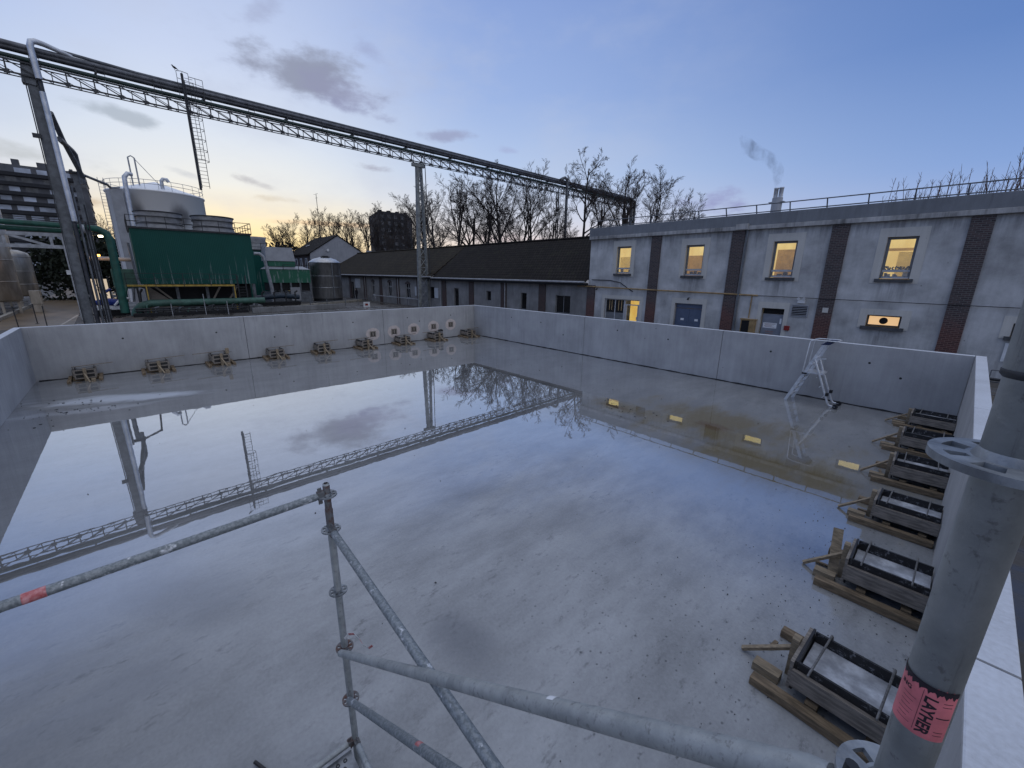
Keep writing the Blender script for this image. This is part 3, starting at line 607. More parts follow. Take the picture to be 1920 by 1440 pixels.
MB(so_).lathe((MX, MY, 0), [(.07, 0), (.07, .008), (.03, .012), (.02, .03), (.02, .06)], 20).build('base_plate', M['scaf'], s2)
def ledger(p, q, name, mt, wp=True, wq=True):
    p, q = Vector(p), Vector(q); d = (q-p).normalized()
    o = MB(so_).tube([p+d*.045, p+d*.075, q-d*.075, q-d*.045], [.019, .02415, .02415, .019], 24).build(name, mt, SC)
    m_ = MB(so_)
    for e, s_, use in ((p, 1, wp), (q, -1, wq)):
        if not use: continue
        a = e+d*s_*.02; b = e+d*s_*.06
        m_.beam(a, b, .042, .055); m_.beam(e+d*s_*.045+Vector((0, 0, .055)), e+d*s_*.045-Vector((0, 0, .06)), .007, .024, d)
    if m_.v: m_.build('wedge_head', M['scaf_rust'], o)
    return o
l1 = ledger((MX, MY, 2.63), (20.10, -18.93, 2.63), 'ledger', M['scaf_splash']); l1['label'] = 'cement-splashed guard rail with pink tape band'
p_, q_ = Vector((MX, MY, 2.63)), Vector((20.10, -18.93, 2.63)); d_ = (q_-p_).normalized(); a_ = p_+d_*1.25
MB(so_).tube([a_, a_+d_*.075], .0250, 24).build('tape_band', M['tape'], l1)
l2 = ledger((MX, MY, 2.36), (RX, RY, 2.36), 'ledger', M['scaf_splash']); l2['label'] = 'splashed horizontal tube below the stair rail'
l3 = ledger((MX+.02, MY-.05, 1.36), (RX-.02, RY-.02, 3.385), 'stair_rail', M['scaf'], False, False); l3['label'] = 'sloping stair rail with small white sticker'
e_ = Vector((RX, RY, 3.382)); MB(so_).tube([(RX-.047, RY-.028, 3.36), (RX-.044, RY-.026, 3.41)], [.007, .008], 10).build('pin', M['steel_dark'], l3)
l4 = ledger((MX+.015, MY-.03, .90), (22.55, -16.40, 2.72), 'stair_rail', M['scaf_splash'], False, False)
l5 = ledger((MX, MY, .44), (20.02, -18.9, .44), 'ledger', M['scaf'])
l6 = ledger((MX, MY, .44), (RX, RY, .44), 'ledger', M['scaf'])
# white sticker on the stair rail
pa, qa = Vector((MX+.02, MY-.05, 1.36)), Vector((RX-.02, RY-.02, 3.385)); da = (qa-pa).normalized()
def wrap_patch(parent, c, ax, r, l, ang0, ang1, mt, name, n=10):
    ref = Vector((0, 0, 1)); a = ax.cross(ref).normalized(); b = a.cross(ax).normalized(); vs = []; fs = []
    for i in range(n+1):
        th = ang0+(ang1-ang0)*i/n; o_ = (b*math.cos(th)+a*math.sin(th))*r
        vs += [c+o_-ax*l/2, c+o_+ax*l/2]
    m_ = MB(so_); m_.add(vs, [(2*i, 2*i+1, 2*i+3, 2*i+2) for i in range(n)], True); return m_.build(name, mt, parent)
wrap_patch(l3, pa+da*(2.62), da, .0247, .030, -1.2, .2, M['sticker'], 'sticker')
wrap_patch(l4, Vector((MX+.015, MY-.03, .90)).lerp(Vector((22.55, -16.40, 2.72)), .47), (Vector((22.55, -16.40, 2.72))-Vector((MX+.015, MY-.03, .90))).normalized(), .0247, .05, -1.0, .6, M['tape'], 'tape_scrap')
# deck board between the low ledgers
dk = MB(so_); dk.box((MX+.05, MY-2.5, .40), (MX+.37, MY-.06, .45)); dk.box((MX+.05, MY-2.5, .45), (MX+.075, MY-.06, .475)); dk.box((MX+.345, MY-2.5, .45), (MX+.37, MY-.06, .475)); dk = dk.build('deck', M['deck'], SC)
hb = MB(so_)
for i in range(40):
    for j in range(5): hb.lathe((MX+.105+j*.052, MY-.12-i*.055-(j % 2)*.025, .4505), [(.016, 0), (.013, .006), (.009, .006)], 8)
hb.build('anti_slip_holes', M['steel_dark'], dk)
# red and white tape scrap tied to the middle standard
tpv = [(.67*u, .74*u, v) for u, v in ((0, 0), (.035, .04), (.075, .045), (.11, .0), (.13, -.05), (.17, -.085), (.20, -.06))]
m_ = MB(so_); base_ = Vector((MX+.03, MY+.0, 1.45)); m_ = MB(so_)
for i in range(len(tpv)-1):
    a, b = base_+Vector(tpv[i]), base_+Vector(tpv[i+1]); m_.mi = i % 2
    m_.add([a, b, b+Vector((.012, -.012, .034)), a+Vector((.012, -.012, .034))], [(0, 1, 2, 3)])
rb = m_.build('tape_ribbon', [M['sticker'], M['tape']], SC); so2 = rb.modifiers.new('thick', 'SOLIDIFY'); so2.thickness = .001
# pink label with printing wrapped round the big standard
def label():
    zc = 3.545; hh = .036; r = .0246; m_ = MB(so_); n = 40; a0 = math.radians(110); a1 = math.radians(330)
    vs = []
    for i in range(n+1):
        a = a0+(a1-a0)*i/n; jag = .003*math.sin(i*1.9)+.002*math.sin(i*4.1)
        vs += [(RX+r*math.cos(a), RY+r*math.sin(a), zc-hh), (RX+r*math.cos(a), RY+r*math.sin(a), zc+hh+jag)]
    m_.add(vs, [(2*i, 2*i+2, 2*i+3, 2*i+1) for i in range(n)], True)
    m_.mi = 1
    def flat(u, v, rr=.02475): a = u/r; return (RX+rr*math.cos(a), RY+rr*math.sin(a), zc+v)
    def bar(u0, u1, v0, v1):
        k = max(1, int(abs(u1-u0)/.002)); vv = []
        for i in range(k+1):
            u = u0+(u1-u0)*i/k; vv += [flat(u, v0), flat(u, v1)]
        m_.add(vv, [(2*i, 2*i+2, 2*i+3, 2*i+1) for i in range(k)])
    def text(body, size, u, v, rot, shear=0., xs=1.):
        cu = bpy.data.curves.new('t', 'FONT'); cu.body = body; cu.size = size; cu.align_x = 'CENTER'; cu.align_y = 'CENTER'; cu.resolution_u = 3; cu.offset = size*.034
        to = bpy.data.objects.new('t', cu); C.objects.link(to); dg = bpy.context.evaluated_depsgraph_get(); me = bpy.data.meshes.new_from_object(to.evaluated_get(dg))
        vv = []
        bmt = bmesh.new(); bmt.from_mesh(me); bmesh.ops.triangulate(bmt, faces=bmt.faces)
        for _ in range(4):
            le = [e for e in bmt.edges if e.calc_length() > .0022]
            if not le: break
            bmesh.ops.subdivide_edges(bmt, edges=le, cuts=1); bmesh.ops.triangulate(bmt, faces=bmt.faces)
        bmt.to_mesh(me); bmt.free()
        for q in me.vertices:
            x_, y_ = q.co.x*xs+q.co.y*shear, q.co.y; c, s = math.cos(rot), math.sin(rot); vv.append(flat(u+x_*c-y_*s, v+x_*s+y_*c))
        m_.add(vv, [tuple(p.vertices) for p in me.polygons]); bpy.data.objects.remove(to); bpy.data.curves.remove(cu); bpy.data.meshes.remove(me)
    ac = math.radians(CAMANG); u0 = ac*r
    text('LAYHER', .0155, u0+.0035, -.003, -math.pi/2, 0, .98)
    text('ING', .008, u0-.0215, .020, 0)
    for k in range(7): bar(u0-.0225+.001*(k % 2), u0-.0075-.002*(k % 3), .010-k*.006, .0106-k*.006)
    for k in range(2): bar(u0+.0145, u0+.024, .022-k*.005, .0228-k*.005)
    for k in range(2): bar(u0+.014, u0+.0235, -.022-k*.005, -.0212-k*.005)
    bar(u0-.0040, u0-.0036, -.03, .03)
    bar(u0+.012, u0+.026, -.001, .0006)
    # torn dark upper edge
    k = 60; vv = []
    for i in range(k+1):
        a = a0+(a1-a0)*i/k; zt = hh-.005+.0022*math.sin(i*1.3)+.0018*math.sin(i*3.7)
        vv += [(RX+.0248*math.cos(a), RY+.0248*math.sin(a), zc+zt), (RX+.0248*math.cos(a), RY+.0248*math.sin(a), zc+hh+.003)]
    m_.add(vv, [(2*i, 2*i+2, 2*i+3, 2*i+1) for i in range(k)])
    m_.build('label', [M['label_pink'], M['ink']], st)
CAMANG = math.degrees(math.atan2(CAM.y-RY, CAM.x-RX))  # side of the tube the print is on
if CAMANG < 0: CAMANG += 360
label()

# ------------------------------------------------------------------ pipe bridge
PB = thing('pipe_bridge', 'long steel lattice pipe bridge on posts crossing high above the plant', 'pipe bridge', (-21, -19, 0))
po = PB.location
def bp_(s, w_, z): 
    dz = .0115*max(0, s-5) if z > 12 else 0
    return (-20.39-.0626*s+.998*w_, -19.17+.998*s+.0626*w_, z+dz)
S0, S1, st_ = -15.6, 76.4, 1.5
tr = MB(po)
for w_, th in ((-.16, .05), (.42, .09)):
    for z in (15.70, 16.40):
        tr.beam(bp_(S0, w_, z), bp_(5, w_, z), .08, th); tr.beam(bp_(5, w_, z), bp_(S1, w_, z), .08, th)
st_ = 1.3; n = int((S1-S0)/st_)
for i in range(n+1):
    s = S0+i*st_
    tr.beam(bp_(s, .42, 15.70), bp_(s, .42, 16.40), .075, .075)
    if i < n: tr.beam(bp_(s, .42, 16.38), bp_(s+st_, .42, 15.72), .06, .06)
    tr.beam(bp_(s, -.16, 15.70), bp_(s, .42, 15.70), .06, .07); tr.beam(bp_(s, -.16, 16.40), bp_(s, .42, 16.40), .05, .06)
    tr.beam(bp_(s+.65, -.16, 15.70), bp_(s+.65, -.16, 16.40), .045, .045)
    if i < n: tr.beam(bp_(s+.65, -.16, 16.38), bp_(s+st_+.65, -.16, 15.72), .035, .035)
    tr.box(tuple(Vector(bp_(s, .43, 15.60))-Vector((.03, .13, 0))), tuple(Vector(bp_(s, .43, 15.82))+Vector((.03, .13, 0))))
tr.build('truss', M['steel_dark'], PB)
def run(w_, z, r, mt, name='pipe', s0=S0, s1=S1):
    MB(po).tube([bp_(s0, w_, z), bp_(5, w_, z), bp_(s1, w_, z)], r, 14).build(name, mt, PB)
run(.30, 17.30, .17, M['pipe_grey']); run(-.10, 17.30, .17, M['pipe_black']); run(.34, 17.03, .15, M['pipe_black'])
run(.38, 16.61, .13, M['bridge_green'])
MB(po).tube([bp_(1.0, .32, 17.62), bp_(5, .32, 17.50), bp_(40, .32, 17.53), bp_(S1, .32, 17.50)], .10, 12).build('pipe', M['steel_grey'], PB)
for i in range(31):
    sp_ = MB(po); s = S0+i*3.0+.4
    sp_.beam(bp_(s, .50, 16.3), bp_(s, .50, 17.3), .035, .035); sp_.beam(bp_(s-.02, .50, 16.83), bp_(s+.44, .50, 16.83), .03, .05); sp_.beam(bp_(s+.42, .50, 16.3), bp_(s+.42, .50, 17.25), .028, .028)
    if i % 2 == 0: sp_.beam(bp_(s, -.4, 16.88), bp_(s, .52, 16.88), .10, .16)
    sp_.build('pipe_support', M['steel_dark'], PB)
# left post with its pipes
pst = MB(po); pst.beam(bp_(-.45, .0, -.05), bp_(-.30, 0, 15.6), .50, .42, (1, 0, 0)); pst.beam(bp_(-.45, 0, 15.3), bp_(-.30, 0, 16.55), .62, .62, (1, 0, 0))
pst.build('post', M['steel_grey'], PB)
pst = MB(po)
for ds in (-.66, .02): pst.beam(bp_(ds-.08, .24, 0), bp_(ds+.04, .24, 15.5), .05, .12, (1, 0, 0))
pst.box(tuple(Vector(bp_(-.9, .2, 12.2))), tuple(Vector(bp_(-.5, .2, 12.45))+Vector((.2, 0, 0)))); pst.build('post_flange', M['steel_dark'], PB)
MB(po).tube([bp_(.05, .62, 7.2), bp_(.02, .62, 14.9)], .15, 14).build('riser', M['white_pipe'], PB)
MB(po).tube([bp_(.02, .64, 15.6), bp_(-.02, .64, 17.35), bp_(.05, .62, 17.62), bp_(.25, .55, 17.72), bp_(.6, .48, 17.70), bp_(1.8, .32, 17.46)], [.17, .17, .17, .165, .15, .12], 14).build('riser_bend', M['white_pipe'], PB)
MB(po).tube([bp_(-.02, .42, .1), bp_(.04, .42, 15.6)], .12, 10).build('riser', M['pipe_black'], PB)
MB(po).tube([bp_(.25, .3, .1), bp_(.28, .3, 9.5)], .07, 8).build('riser', M['steel_grey'], PB)
# trestle in the middle, two legs that spread towards the ground
tz = MB(po); a0, a1, b0, b1 = 27.65, 28.12, 28.98, 28.62
tz.beam(bp_(a0, .2, -.05), bp_(a1, .2, 15.4), .34, .34, (1, 0, 0)); tz.beam(bp_(b0, .2, -.05), bp_(b1, .2, 15.4), .20, .24, (1, 0, 0)); tz.beam(bp_(b0+.32, -.3, -.05), bp_(b1+.2, -.3, 15.4), .16, .18, (1, 0, 0))
nz = 13
for i in range(nz):
    f0, f1 = i/nz, (i+1)/nz; z0, z1 = 15.3*f0, 15.3*f1
    A0, A1 = a0+(a1-a0)*f0, a0+(a1-a0)*f1; B0, B1 = b0+(b1-b0)*f0, b0+(b1-b0)*f1
    tz.beam(bp_(A0, .36, z0), bp_(B1, .36, z1), .06, .05); tz.beam(bp_(B0, .37, z0), bp_(A1, .37, z1), .06, .05); tz.beam(bp_(A0, .37, z0), bp_(B0, .37, z0), .07, .06)
tz.beam(bp_(27.4, .3, 15.35), bp_(29.0, .3, 15.35), .3, .3); tz.build('trestle', M['trestle'], PB)
MB(po).tube([bp_(29.05, .7, .1), bp_(28.8, .7, 17.0)], .05, 6).build('riser', M['steel_dark'], PB)
# right hand pair of posts
rp = MB(po)
for ds in (53.2, 53.62):
    rp.beam(bp_(ds, .2, -.05), bp_(ds, .2, 15.6), .14, .14)
for i in range(11): rp.beam(bp_(53.2, .2, i*1.4), bp_(53.62, .2, i*1.4+1.4), .06, .06)
rp.build('post', M['steel_dark'], PB)
MB(po).tube([bp_(55.0, .7, .1), bp_(55.0, .7, 17.4), bp_(54.9, .68, 17.75), bp_(54.5, .6, 17.9), bp_(54.1, .5, 17.75), bp_(53.6, .4, 17.45)], .22, 10).build('riser', M['steel_grey'], PB)
ep = MB(po)
for ds in (73.4, 74.8, 76.2):
    ep.beam(bp_(ds, .3, -.05), bp_(ds, .3, 15.8), .32, .32)
for i in range(8): ep.beam(bp_(73.4, .3, 2*i), bp_(76.2, .3, 2*i+2), .12, .12); ep.beam(bp_(76.2, .3, 2*i), bp_(73.4, .3, 2*i+2), .12, .12)
ep.build('end_trestle', M['steel_dark'], PB)
MB(po).tube([bp_(60, .1, 16.9), bp_(S1, .1, 16.9)], .12, 10).build('pipe', M['pipe_black'], PB)
for ds in (75.0, 76.3): MB(po).tube([bp_(ds, .6, 17.0), bp_(ds+.3, .6, 16.8), bp_(ds+.35, .6, 16.0), bp_(ds+.35, .6, 7.5)], .25, 10).build('riser', M['pipe_black'], PB)
# caged ladder hanging from the bridge
cl = MB(po); cl.tube([bp_(7.55, .75, 10.2), bp_(7.55, .75, 18.1)], .085, 8); cl.build('ladder_mast', M['steel_dark'], PB)
cl = MB(po)
for s in (7.62, 8.12): cl.beam(bp_(s, .95, 10.35), bp_(s, .95, 17.6), .035, .05)
for i in range(28): cl.beam(bp_(7.62, .95, 10.5+i*.27), bp_(8.12, .95, 10.5+i*.27), .025, .025)
cl.build('ladder', M['steel_dark'], PB)
cl = MB(po)
for i in range(6):
    z = 12.2+i*.72; cl.tube([bp_(7.5, .95, z), bp_(7.42, 1.25, z), bp_(7.6, 1.6, z), bp_(7.9, 1.68, z), bp_(8.2, 1.55, z), bp_(8.3, 1.2, z), bp_(8.22, .95, z)], .022, 5)
for s, w_ in ((7.42, 1.25), (7.75, 1.66), (8.3, 1.25)): cl.beam(bp_(s, w_, 12.2), bp_(s, w_, 15.8), .03, .02)
cl.build('ladder_cage', M['steel_dark'], PB)
cl = MB(po)
for s in (7.2, 7.55, 7.9, 8.3, 8.75): cl.beam(bp_(s, .9, 16.5), bp_(s, .9, 18.15-(s > 8.2)*.22), .03, .03)
cl.tube([bp_(7.2, .9, 18.15), bp_(7.5, .9, 18.2), bp_(7.9, .9, 18.15)], .022, 5); cl.tube([bp_(7.9, .9, 17.95), bp_(8.75, .9, 17.93)], .022, 5); cl.tube([bp_(7.2, .9, 17.7), bp_(8.75, .9, 17.5)], .02, 5)
cl.build('platform_rail', M['steel_dark'], PB)
# bird on the rail
bp0 = Vector(bp_(7.15, .9, 18.17)); B = thing('bird', 'small black bird perched on the rail above the pipe bridge', 'bird', bp0); B.scale = (.62,)*3
MB(bp0).tube([bp0+Vector(v) for v in [(0, .34, .10), (0, .22, .16), (0, .08, .22), (0, -.06, .28), (0, -.14, .36), (0, -.17, .42), (0, -.23, .44), (0, -.30, .42)]], [.02, .05, .11, .12, .075, .07, .055, .008], 10).build('body', M['bird'], B)
for dx in (-.04, .04): MB(bp0).tube([bp0+Vector((dx, .0, .18)), bp0+Vector((dx, -.01, 0)), bp0+Vector((dx, -.05, .0))], .014, 5).build('leg', M['bird'], B)

# transfer pipes next to the left post
tp_ = thing('transfer_pipe', 'thin looped grey pipe from the left post down to the white tank', 'pipe', (-27, -18.5, 0)); q0 = tp_.location
MB(q0).tube([(-22.5, -19.1, 14.4), (-24.5, -18.9, 13.2), (-27, -18.35, 11.1)], .16, 10).build('upper_run', M['steel_grey'], tp_)
MB(q0).tube([(-23, -19.0, 12.9), (-26.6, -18.6, 12.9), (-27, -18.5, 12.75), (-27.05, -18.45, 10.6)], .17, 10).build('loop', M['steel_grey'], tp_)
MB(q0).tube([(-27.1, -18.4, 11.35), (-27.0, -17.0, 10.75), (-38, -16.8, 12.0), (-47.8, -16.0, 13.4)], .10, 8).build('tank_run', M['steel_grey'], tp_)
rc = thing('steel_column', 'tall plain grey steel column just right of the green elbow pipe', 'column', (-27.3, -18.75, 0)); q0 = rc.location
MB(q0).box((-27.5, -18.95, -.05), (-27.15, -18.6, 11.35)).build('shaft', M['steel_grey'], rc); MB(q0).box((-27.7, -19.1, 11.35), (-27.0, -18.4, 11.5)).build('cap_plate', M['steel_dark'], rc)

# ------------------------------------------------------------------ rack with green mains at the left edge
RK = thing('pipe_rack', 'pale steel lattice pipe rack carrying green pipes at the left edge', 'pipe rack', (-27, -24, 0)); q0 = RK.location
k = MB(q0)
for z in (6.62, 5.72): k.beam((-27, -33, z), (-27, -20.1, z), .2, .26)
for y0, y1 in ((-33, -30.6), (-30.6, -28.2), (-28.2, -25.8), (-25.8, -23.4), (-23.4, -21.0)):
    k.beam((-27, y0, 6.6), (-27, y1, 5.72), .14, .18)
for y in (-30.6, -28.2, -25.8, -23.4, -21.0, -20.3): k.beam((-27, y, 5.7), (-27, y, 6.65), .16, .16)
k.build('lattice_girder', M['steel_light'], RK)
MB(q0).box((-27.2, -20.42, -.05), (-26.8, -20.0, 6.75)).build('column', M['steel_light'], RK)
MB(q0).box((-26.9, -20.6, 3.6), (-26.7, -20.35, 3.95)).build('white_sign', M['white_paint'], RK)
gp = thing('green_pipe', 'two thick green pipes on the left rack ending in a big elbow down', 'pipe', (-27, -22, 0)); q0 = gp.location
MB(q0).tube([(-27, -33, 7.55), (-27, -18.9, 7.35), (-27, -18.2, 7.25), (-27, -17.75, 6.95), (-27, -17.6, 6.4), (-27, -17.68, 0.4)], [.2, .2, .27, .28, .29, .29], 18).build('main', M['green_pipe'], gp)
MB(q0).tube([(-27.4, -33, 7.12), (-27.4, -19.2, 6.98)], .18, 14).build('return_pipe', M['green_pipe'], gp)
k = MB(q0)
for z in (7.95, 7.82): k.beam((-26.8, -33, z+.1), (-26.8, -17.9, z-.25), .04, .05)
k.build('cable_tray', M['rail_dark'], gp)
MB(q0).tube([(-26.95, -19.2, 7.2), (-26.95, -18.95, 7.2)], .33, 18).build('flange', M['steel_light'], gp)
# silos
def silo(x, y, r, z0, z1, label, mt, dome=.5, legs=True):
    o = thing('storage_silo', label, 'silo', (x, y, 0), 'dull steel storage silos at the left edge'); q = o.location
    MB(q).lathe((x, y, 0), [(.05, z0-.1), (r*.9, z0), (r, z0+.2), (r, z1), (r*.93, z1+dome*.45), (r*.6, z1+dome*.85), (.02, z1+dome)], 40).build('shell', mt, o)
    for kk in (.3, .62, .98): MB(q).lathe((x, y, z0+(z1-z0)*kk), [(r, -.05), (r+.03, -.03), (r+.03, .03), (r, .05)], 40).build('band', mt, o)
    for a in (.4, 1.9, 3.5, 5.0): MB(q).beam((x+r*.8*math.cos(a), y+r*.8*math.sin(a), -.05), (x+r*.8*math.cos(a), y+r*.8*math.sin(a), z0+.3), .18, .18).build('leg', M['beige_steel'], o)
    return o
silo(-37.5, -26.35, 1.75, 1.1, 7.0, 'tall dull silo cut by the left edge of the picture', M['beige_steel'])
silo(-46, -26.3, 1.95, 1.2, 5.3, 'shorter domed beige silo right of the tall one', M['beige_steel'], .7)
silo(-62, -30.5, 3.0, 1.0, 12.0, 'pale sunlit silo standing behind the green pipes', M['panel_grey'], .8)
bx = thing('pump_housing', 'boxy beige pump housing at the foot of the shorter silo', 'housing', (-38.5, -23.9, 0)); q0 = bx.location
MB(q0).box((-38.9, -24.3, .7), (-38.2, -23.55, 2.0)).build('casing', M['beige_steel'], bx, .04); MB(q0).box((-38.8, -24.2, -.05), (-38.3, -23.65, .7)).build('plinth', M['beige_steel'], bx)
kb = MB((-45, -24.9, -.05)); kb.prism([(-60, -25.8, -.05), (-28, -25.4, -.05), (-28, -25.1, -.05), (-60, -25.5, -.05)], (0, 0, .25)); tag(kb.build('kerb', M['kerb']), kind='structure')
lp = MB(); lp.poly([(-23, -21.4, -.042), (-22.6, -21.3, -.042), (-32.4, -20.9, -.042), (-32.6, -21.05, -.042)]); tag(lp.build('road_line', M['paint_line']), kind='structure')
for i, (x, y, lb) in enumerate([(-22.9, -23.4, 'leftmost thin dark post behind the tank corner'), (-25.4, -22.75, 'middle thin dark post of three behind the tank corner'), (-22.7, -22.0, 'rightmost of three thin dark posts behind the tank corner')]):
    o = thing('fence_post', lb, 'post', (x, y, 0), 'thin posts by the road'); q = o.location
    MB(q).tube([(x, y, -.05), (x+rnd.uniform(-.04, .04), y+rnd.uniform(-.04, .04), 1.45)], .03, 8).build('shaft', M['rail_dark'], o); MB(q).lathe((x, y, -.045), [(.12, 0), (.12, .02), (.04, .03)], 12).build('foot', M['rail_dark'], o)
# dark evergreen mass and lamps by the rack
def leafy(name, label, cat, c, rad, n, mt, seed, group=None, size=.22):
    o = thing(name, label, cat, (c[0], c[1], 0), group); q = o.location; rr = random.Random(seed); m_ = MB(q)
    blobs = [(Vector((c[0]+rr.uniform(-.6, .6)*rad[0], c[1]+rr.uniform(-.6, .6)*rad[1], rr.uniform(.25, .8)*rad[2])), rr.uniform(.3, .55)) for _ in range(14)]
    for i in range(n):
        b, s_ = rr.choice(blobs); d = Vector((rr.gauss(0, 1), rr.gauss(0, 1), rr.gauss(0, 1))).normalized()*rr.uniform(.5, 1)**.5*s_
        p = b+Vector((d.x*rad[0], d.y*rad[1], d.z*rad[2]*.7)); p.z = max(p.z, .1)
        u = Vector((rr.gauss(0, 1), rr.gauss(0, 1), rr.gauss(0, 1))).normalized(); v = u.orthogonal().normalized(); s2_ = size*rr.uniform(.6, 1.4)
        m_.add([p-u*s2_, p+v*s2_*.6, p+u*s2_, p-v*s2_*.6], [(0, 1, 2, 3)])
    m_.build('foliage', mt, o)
    tt = MB(q)
    for k_ in range(5): b, _ = blobs[k_]; tt.tube([(c[0], c[1], 0), Vector((c[0], c[1], 0)).lerp(b, .5)+Vector((.1, .1, .2)), b], [.14, .09, .04], 5)
    tt.build('stem', M['bark'], o); return o
leafy('evergreen_shrub', 'black-green evergreen mass behind the left rack and post', 'shrub', (-62, -20.5, 0), (5, 7, 8.5), 3800, M['evergreen'], 5, size=.35)
leafy('evergreen_shrub', 'dark shrub mass below the sunset left of the white tank', 'shrub', (-74, -17, 0), (5, 5, 10), 3000, M['evergreen'], 6, size=.35)
leafy('hedge', 'dark overgrown hedge between the cooling towers and the gabled house', 'hedge', (-84, 8, 0), (4, 10, 10.5), 3600, M['evergreen'], 8, size=.4)
leafy('hedge', 'dark hedge clump behind the right slope of the gabled house', 'hedge', (-88, 32, 0), (4, 9, 9), 2600, M['evergreen'], 9, size=.4)
for (x, y, z, mt, lb) in [(-30, -18.2, 6.9, 'lamp_white', 'small white floodlight above the orange lamp near the post'), (-33, -18.75, 5.35, 'lamp_orange', 'small orange sodium lamp beside the green down pipe')]:
    o = thing('flood_lamp', lb, 'lamp', (x, y, z)); q = o.location
    MB(q).beam((x, y-.18, z), (x, y+.18, z-.06), .12, .16).build('housing', M['rail_dark'], o); MB(q).box((x+.07, y-.14, z-.12), (x+.11, y+.16, z+.03)).build('lens', M[mt], o)
    MB(q).beam((x-.1, y, z), (x-.1, y-.9, z+.05), .05, .05).build('bracket', M['rail_dark'], o)
    pl = bpy.data.lights.new('lamp_glow', 'POINT'); pl.energy = 25 if 'white' in mt else 60; pl.color = lin((255, 240, 205)) if 'white' in mt else lin((255, 176, 84)); pl.shadow_soft_size = .12
    plo = bpy.data.objects.new('lamp_glow', pl); C.objects.link(plo); plo.location = (.35, .0, -.05); plo.parent = o
# blue pump set with white casing
bl = thing('pump_set', 'blue pump and valves on white base at the foot of the post', 'pump', (-30, -18.6, 0)); q0 = bl.location
MB(q0).box((-30.6, -19.6, .5), (-29.7, -17.6, .85)).build('base', M['white_paint'], bl, .03)
MB(q0).tube([(-30, -19.5, 1.15), (-30, -18.6, 1.2), (-30, -17.7, 1.1)], [.22, .34, .25], 14).build('pump_body', M['blue_paint'], bl)
MB(q0).tube([(-29.8, -19.1, 1.2), (-29.8, -19.0, 1.9), (-30.4, -18.4, 2.3)], .12, 10).build('valve_arm', M['blue_paint'], bl)
MB(q0).tube([(-29.6, -18.3, .9), (-29.6, -17.8, 1.5), (-29.9, -17.2, 1.5)], .1, 10).build('outlet', M['white_paint'], bl)
MB(q0).box((-30.5, -19.5, -.05), (-29.8, -17.7, .5)).build('plinth', M['black'], bl)
eb = thing('white_crate', 'pale ribbed box stack right of the blue pump', 'crate', (-29.2, -17.0, 0)); q0 = eb.location
MB(q0).box((-29.5, -17.35, -.05), (-28.9, -16.6, 1.2)).build('body', M['panel_grey'], eb, .02)
for z in (.3, .6, .9): MB(q0).box((-28.9, -17.36, z), (-28.87, -16.59, z+.06)).build('rib', M['white_paint'], eb)
dw = thing('doorway_panel', 'pale lit doorway seen through the pipes left of the cooling tower', 'doorway', (-50, -19.6, 0)); q0 = dw.location
MB(q0).box((-50.1, -20.4, .0), (-50, -19.0, 2.9)).build('lit_panel', M['lit_wall'], dw)
MB(q0).beam((-49.9, -20.3, 2.6), (-49.9, -19.2, .9), .08, .08).build('brace', M['rail_dark'], dw)
for yy in (-20.5, -18.9): MB(q0).box((-50.15, yy-.08, -.05), (-49.95, yy+.08, 3.0)).build('jamb', M['rail_dark'], dw)

# ------------------------------------------------------------------ white tank
wt = thing('white_tank', 'big white cylindrical tank with sooty marks, painted shade and roof rail', 'tank', (-52.6, -12.35, 0)); q0 = wt.location; cx, cyy, r = -52.6, -12.35, 5.0
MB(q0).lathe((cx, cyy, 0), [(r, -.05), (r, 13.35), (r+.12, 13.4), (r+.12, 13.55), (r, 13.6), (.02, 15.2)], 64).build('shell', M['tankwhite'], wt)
k = MB(q0)
for z in (14.2, 14.65): k.tube([(cx+(r)*math.cos(a*math.pi/24), cyy+(r)*math.sin(a*math.pi/24), z) for a in range(49)], .03, 5, False)
for a in range(24): k.beam((cx+r*math.cos(a*math.pi/12), cyy+r*math.sin(a*math.pi/12), 13.55), (cx+r*math.cos(a*math.pi/12), cyy+r*math.sin(a*math.pi/12), 14.65), .04, .04)
k.build('roof_rail', M['steel_light'], wt)
MB(q0).tube([(-47.75, -14.6, 15.0), (-47.6, -15.0, 15.05), (-47.5, -15.35, 14.6), (-47.4, -15.4, 13.6), (-47.3, -15.5, 3.6)], .24, 10).build('down_pipe', M['white_pipe'], wt)
MB(q0).tube([(-48.5, -11.9, 13.8), (-48.5, -11.9, 14.8), (-48.5, -11.7, 15.05), (-48.5, -11.35, 15.05), (-48.5, -11.2, 14.75)], .2, 10).build('vent', M['white_pipe'], wt)
k = MB(q0)
for y in (-14.6, -14.0): k.tube([(-50, y, 14), (-50, y, 17.3)], .08, 6)
k.tube([(-50, -14.6, 17.3), (-50, -14.3, 17.5), (-50, -14.0, 17.3)], .07, 6); k.beam((-50, -14.0, 17.2), (-50, -11.9, 14.3), .06, .06); k.build('davit', M['steel_light'], wt)
k = MB(q0)
for y in (-17.75, -17.25): k.beam((-50.0, y, 0), (-50.0, y, 14.6), .06, .06)
for i in range(40): k.beam((-50, -17.75, .6+i*.35), (-50, -17.25, .6+i*.35), .035, .035)
k.build('ladder', M['steel_light'], wt)
MB(q0).box((-48.6, -16.9, -.05), (-47.4, -15.75, 13.2)).build('stair_shaft', M['panel_grey'], wt)

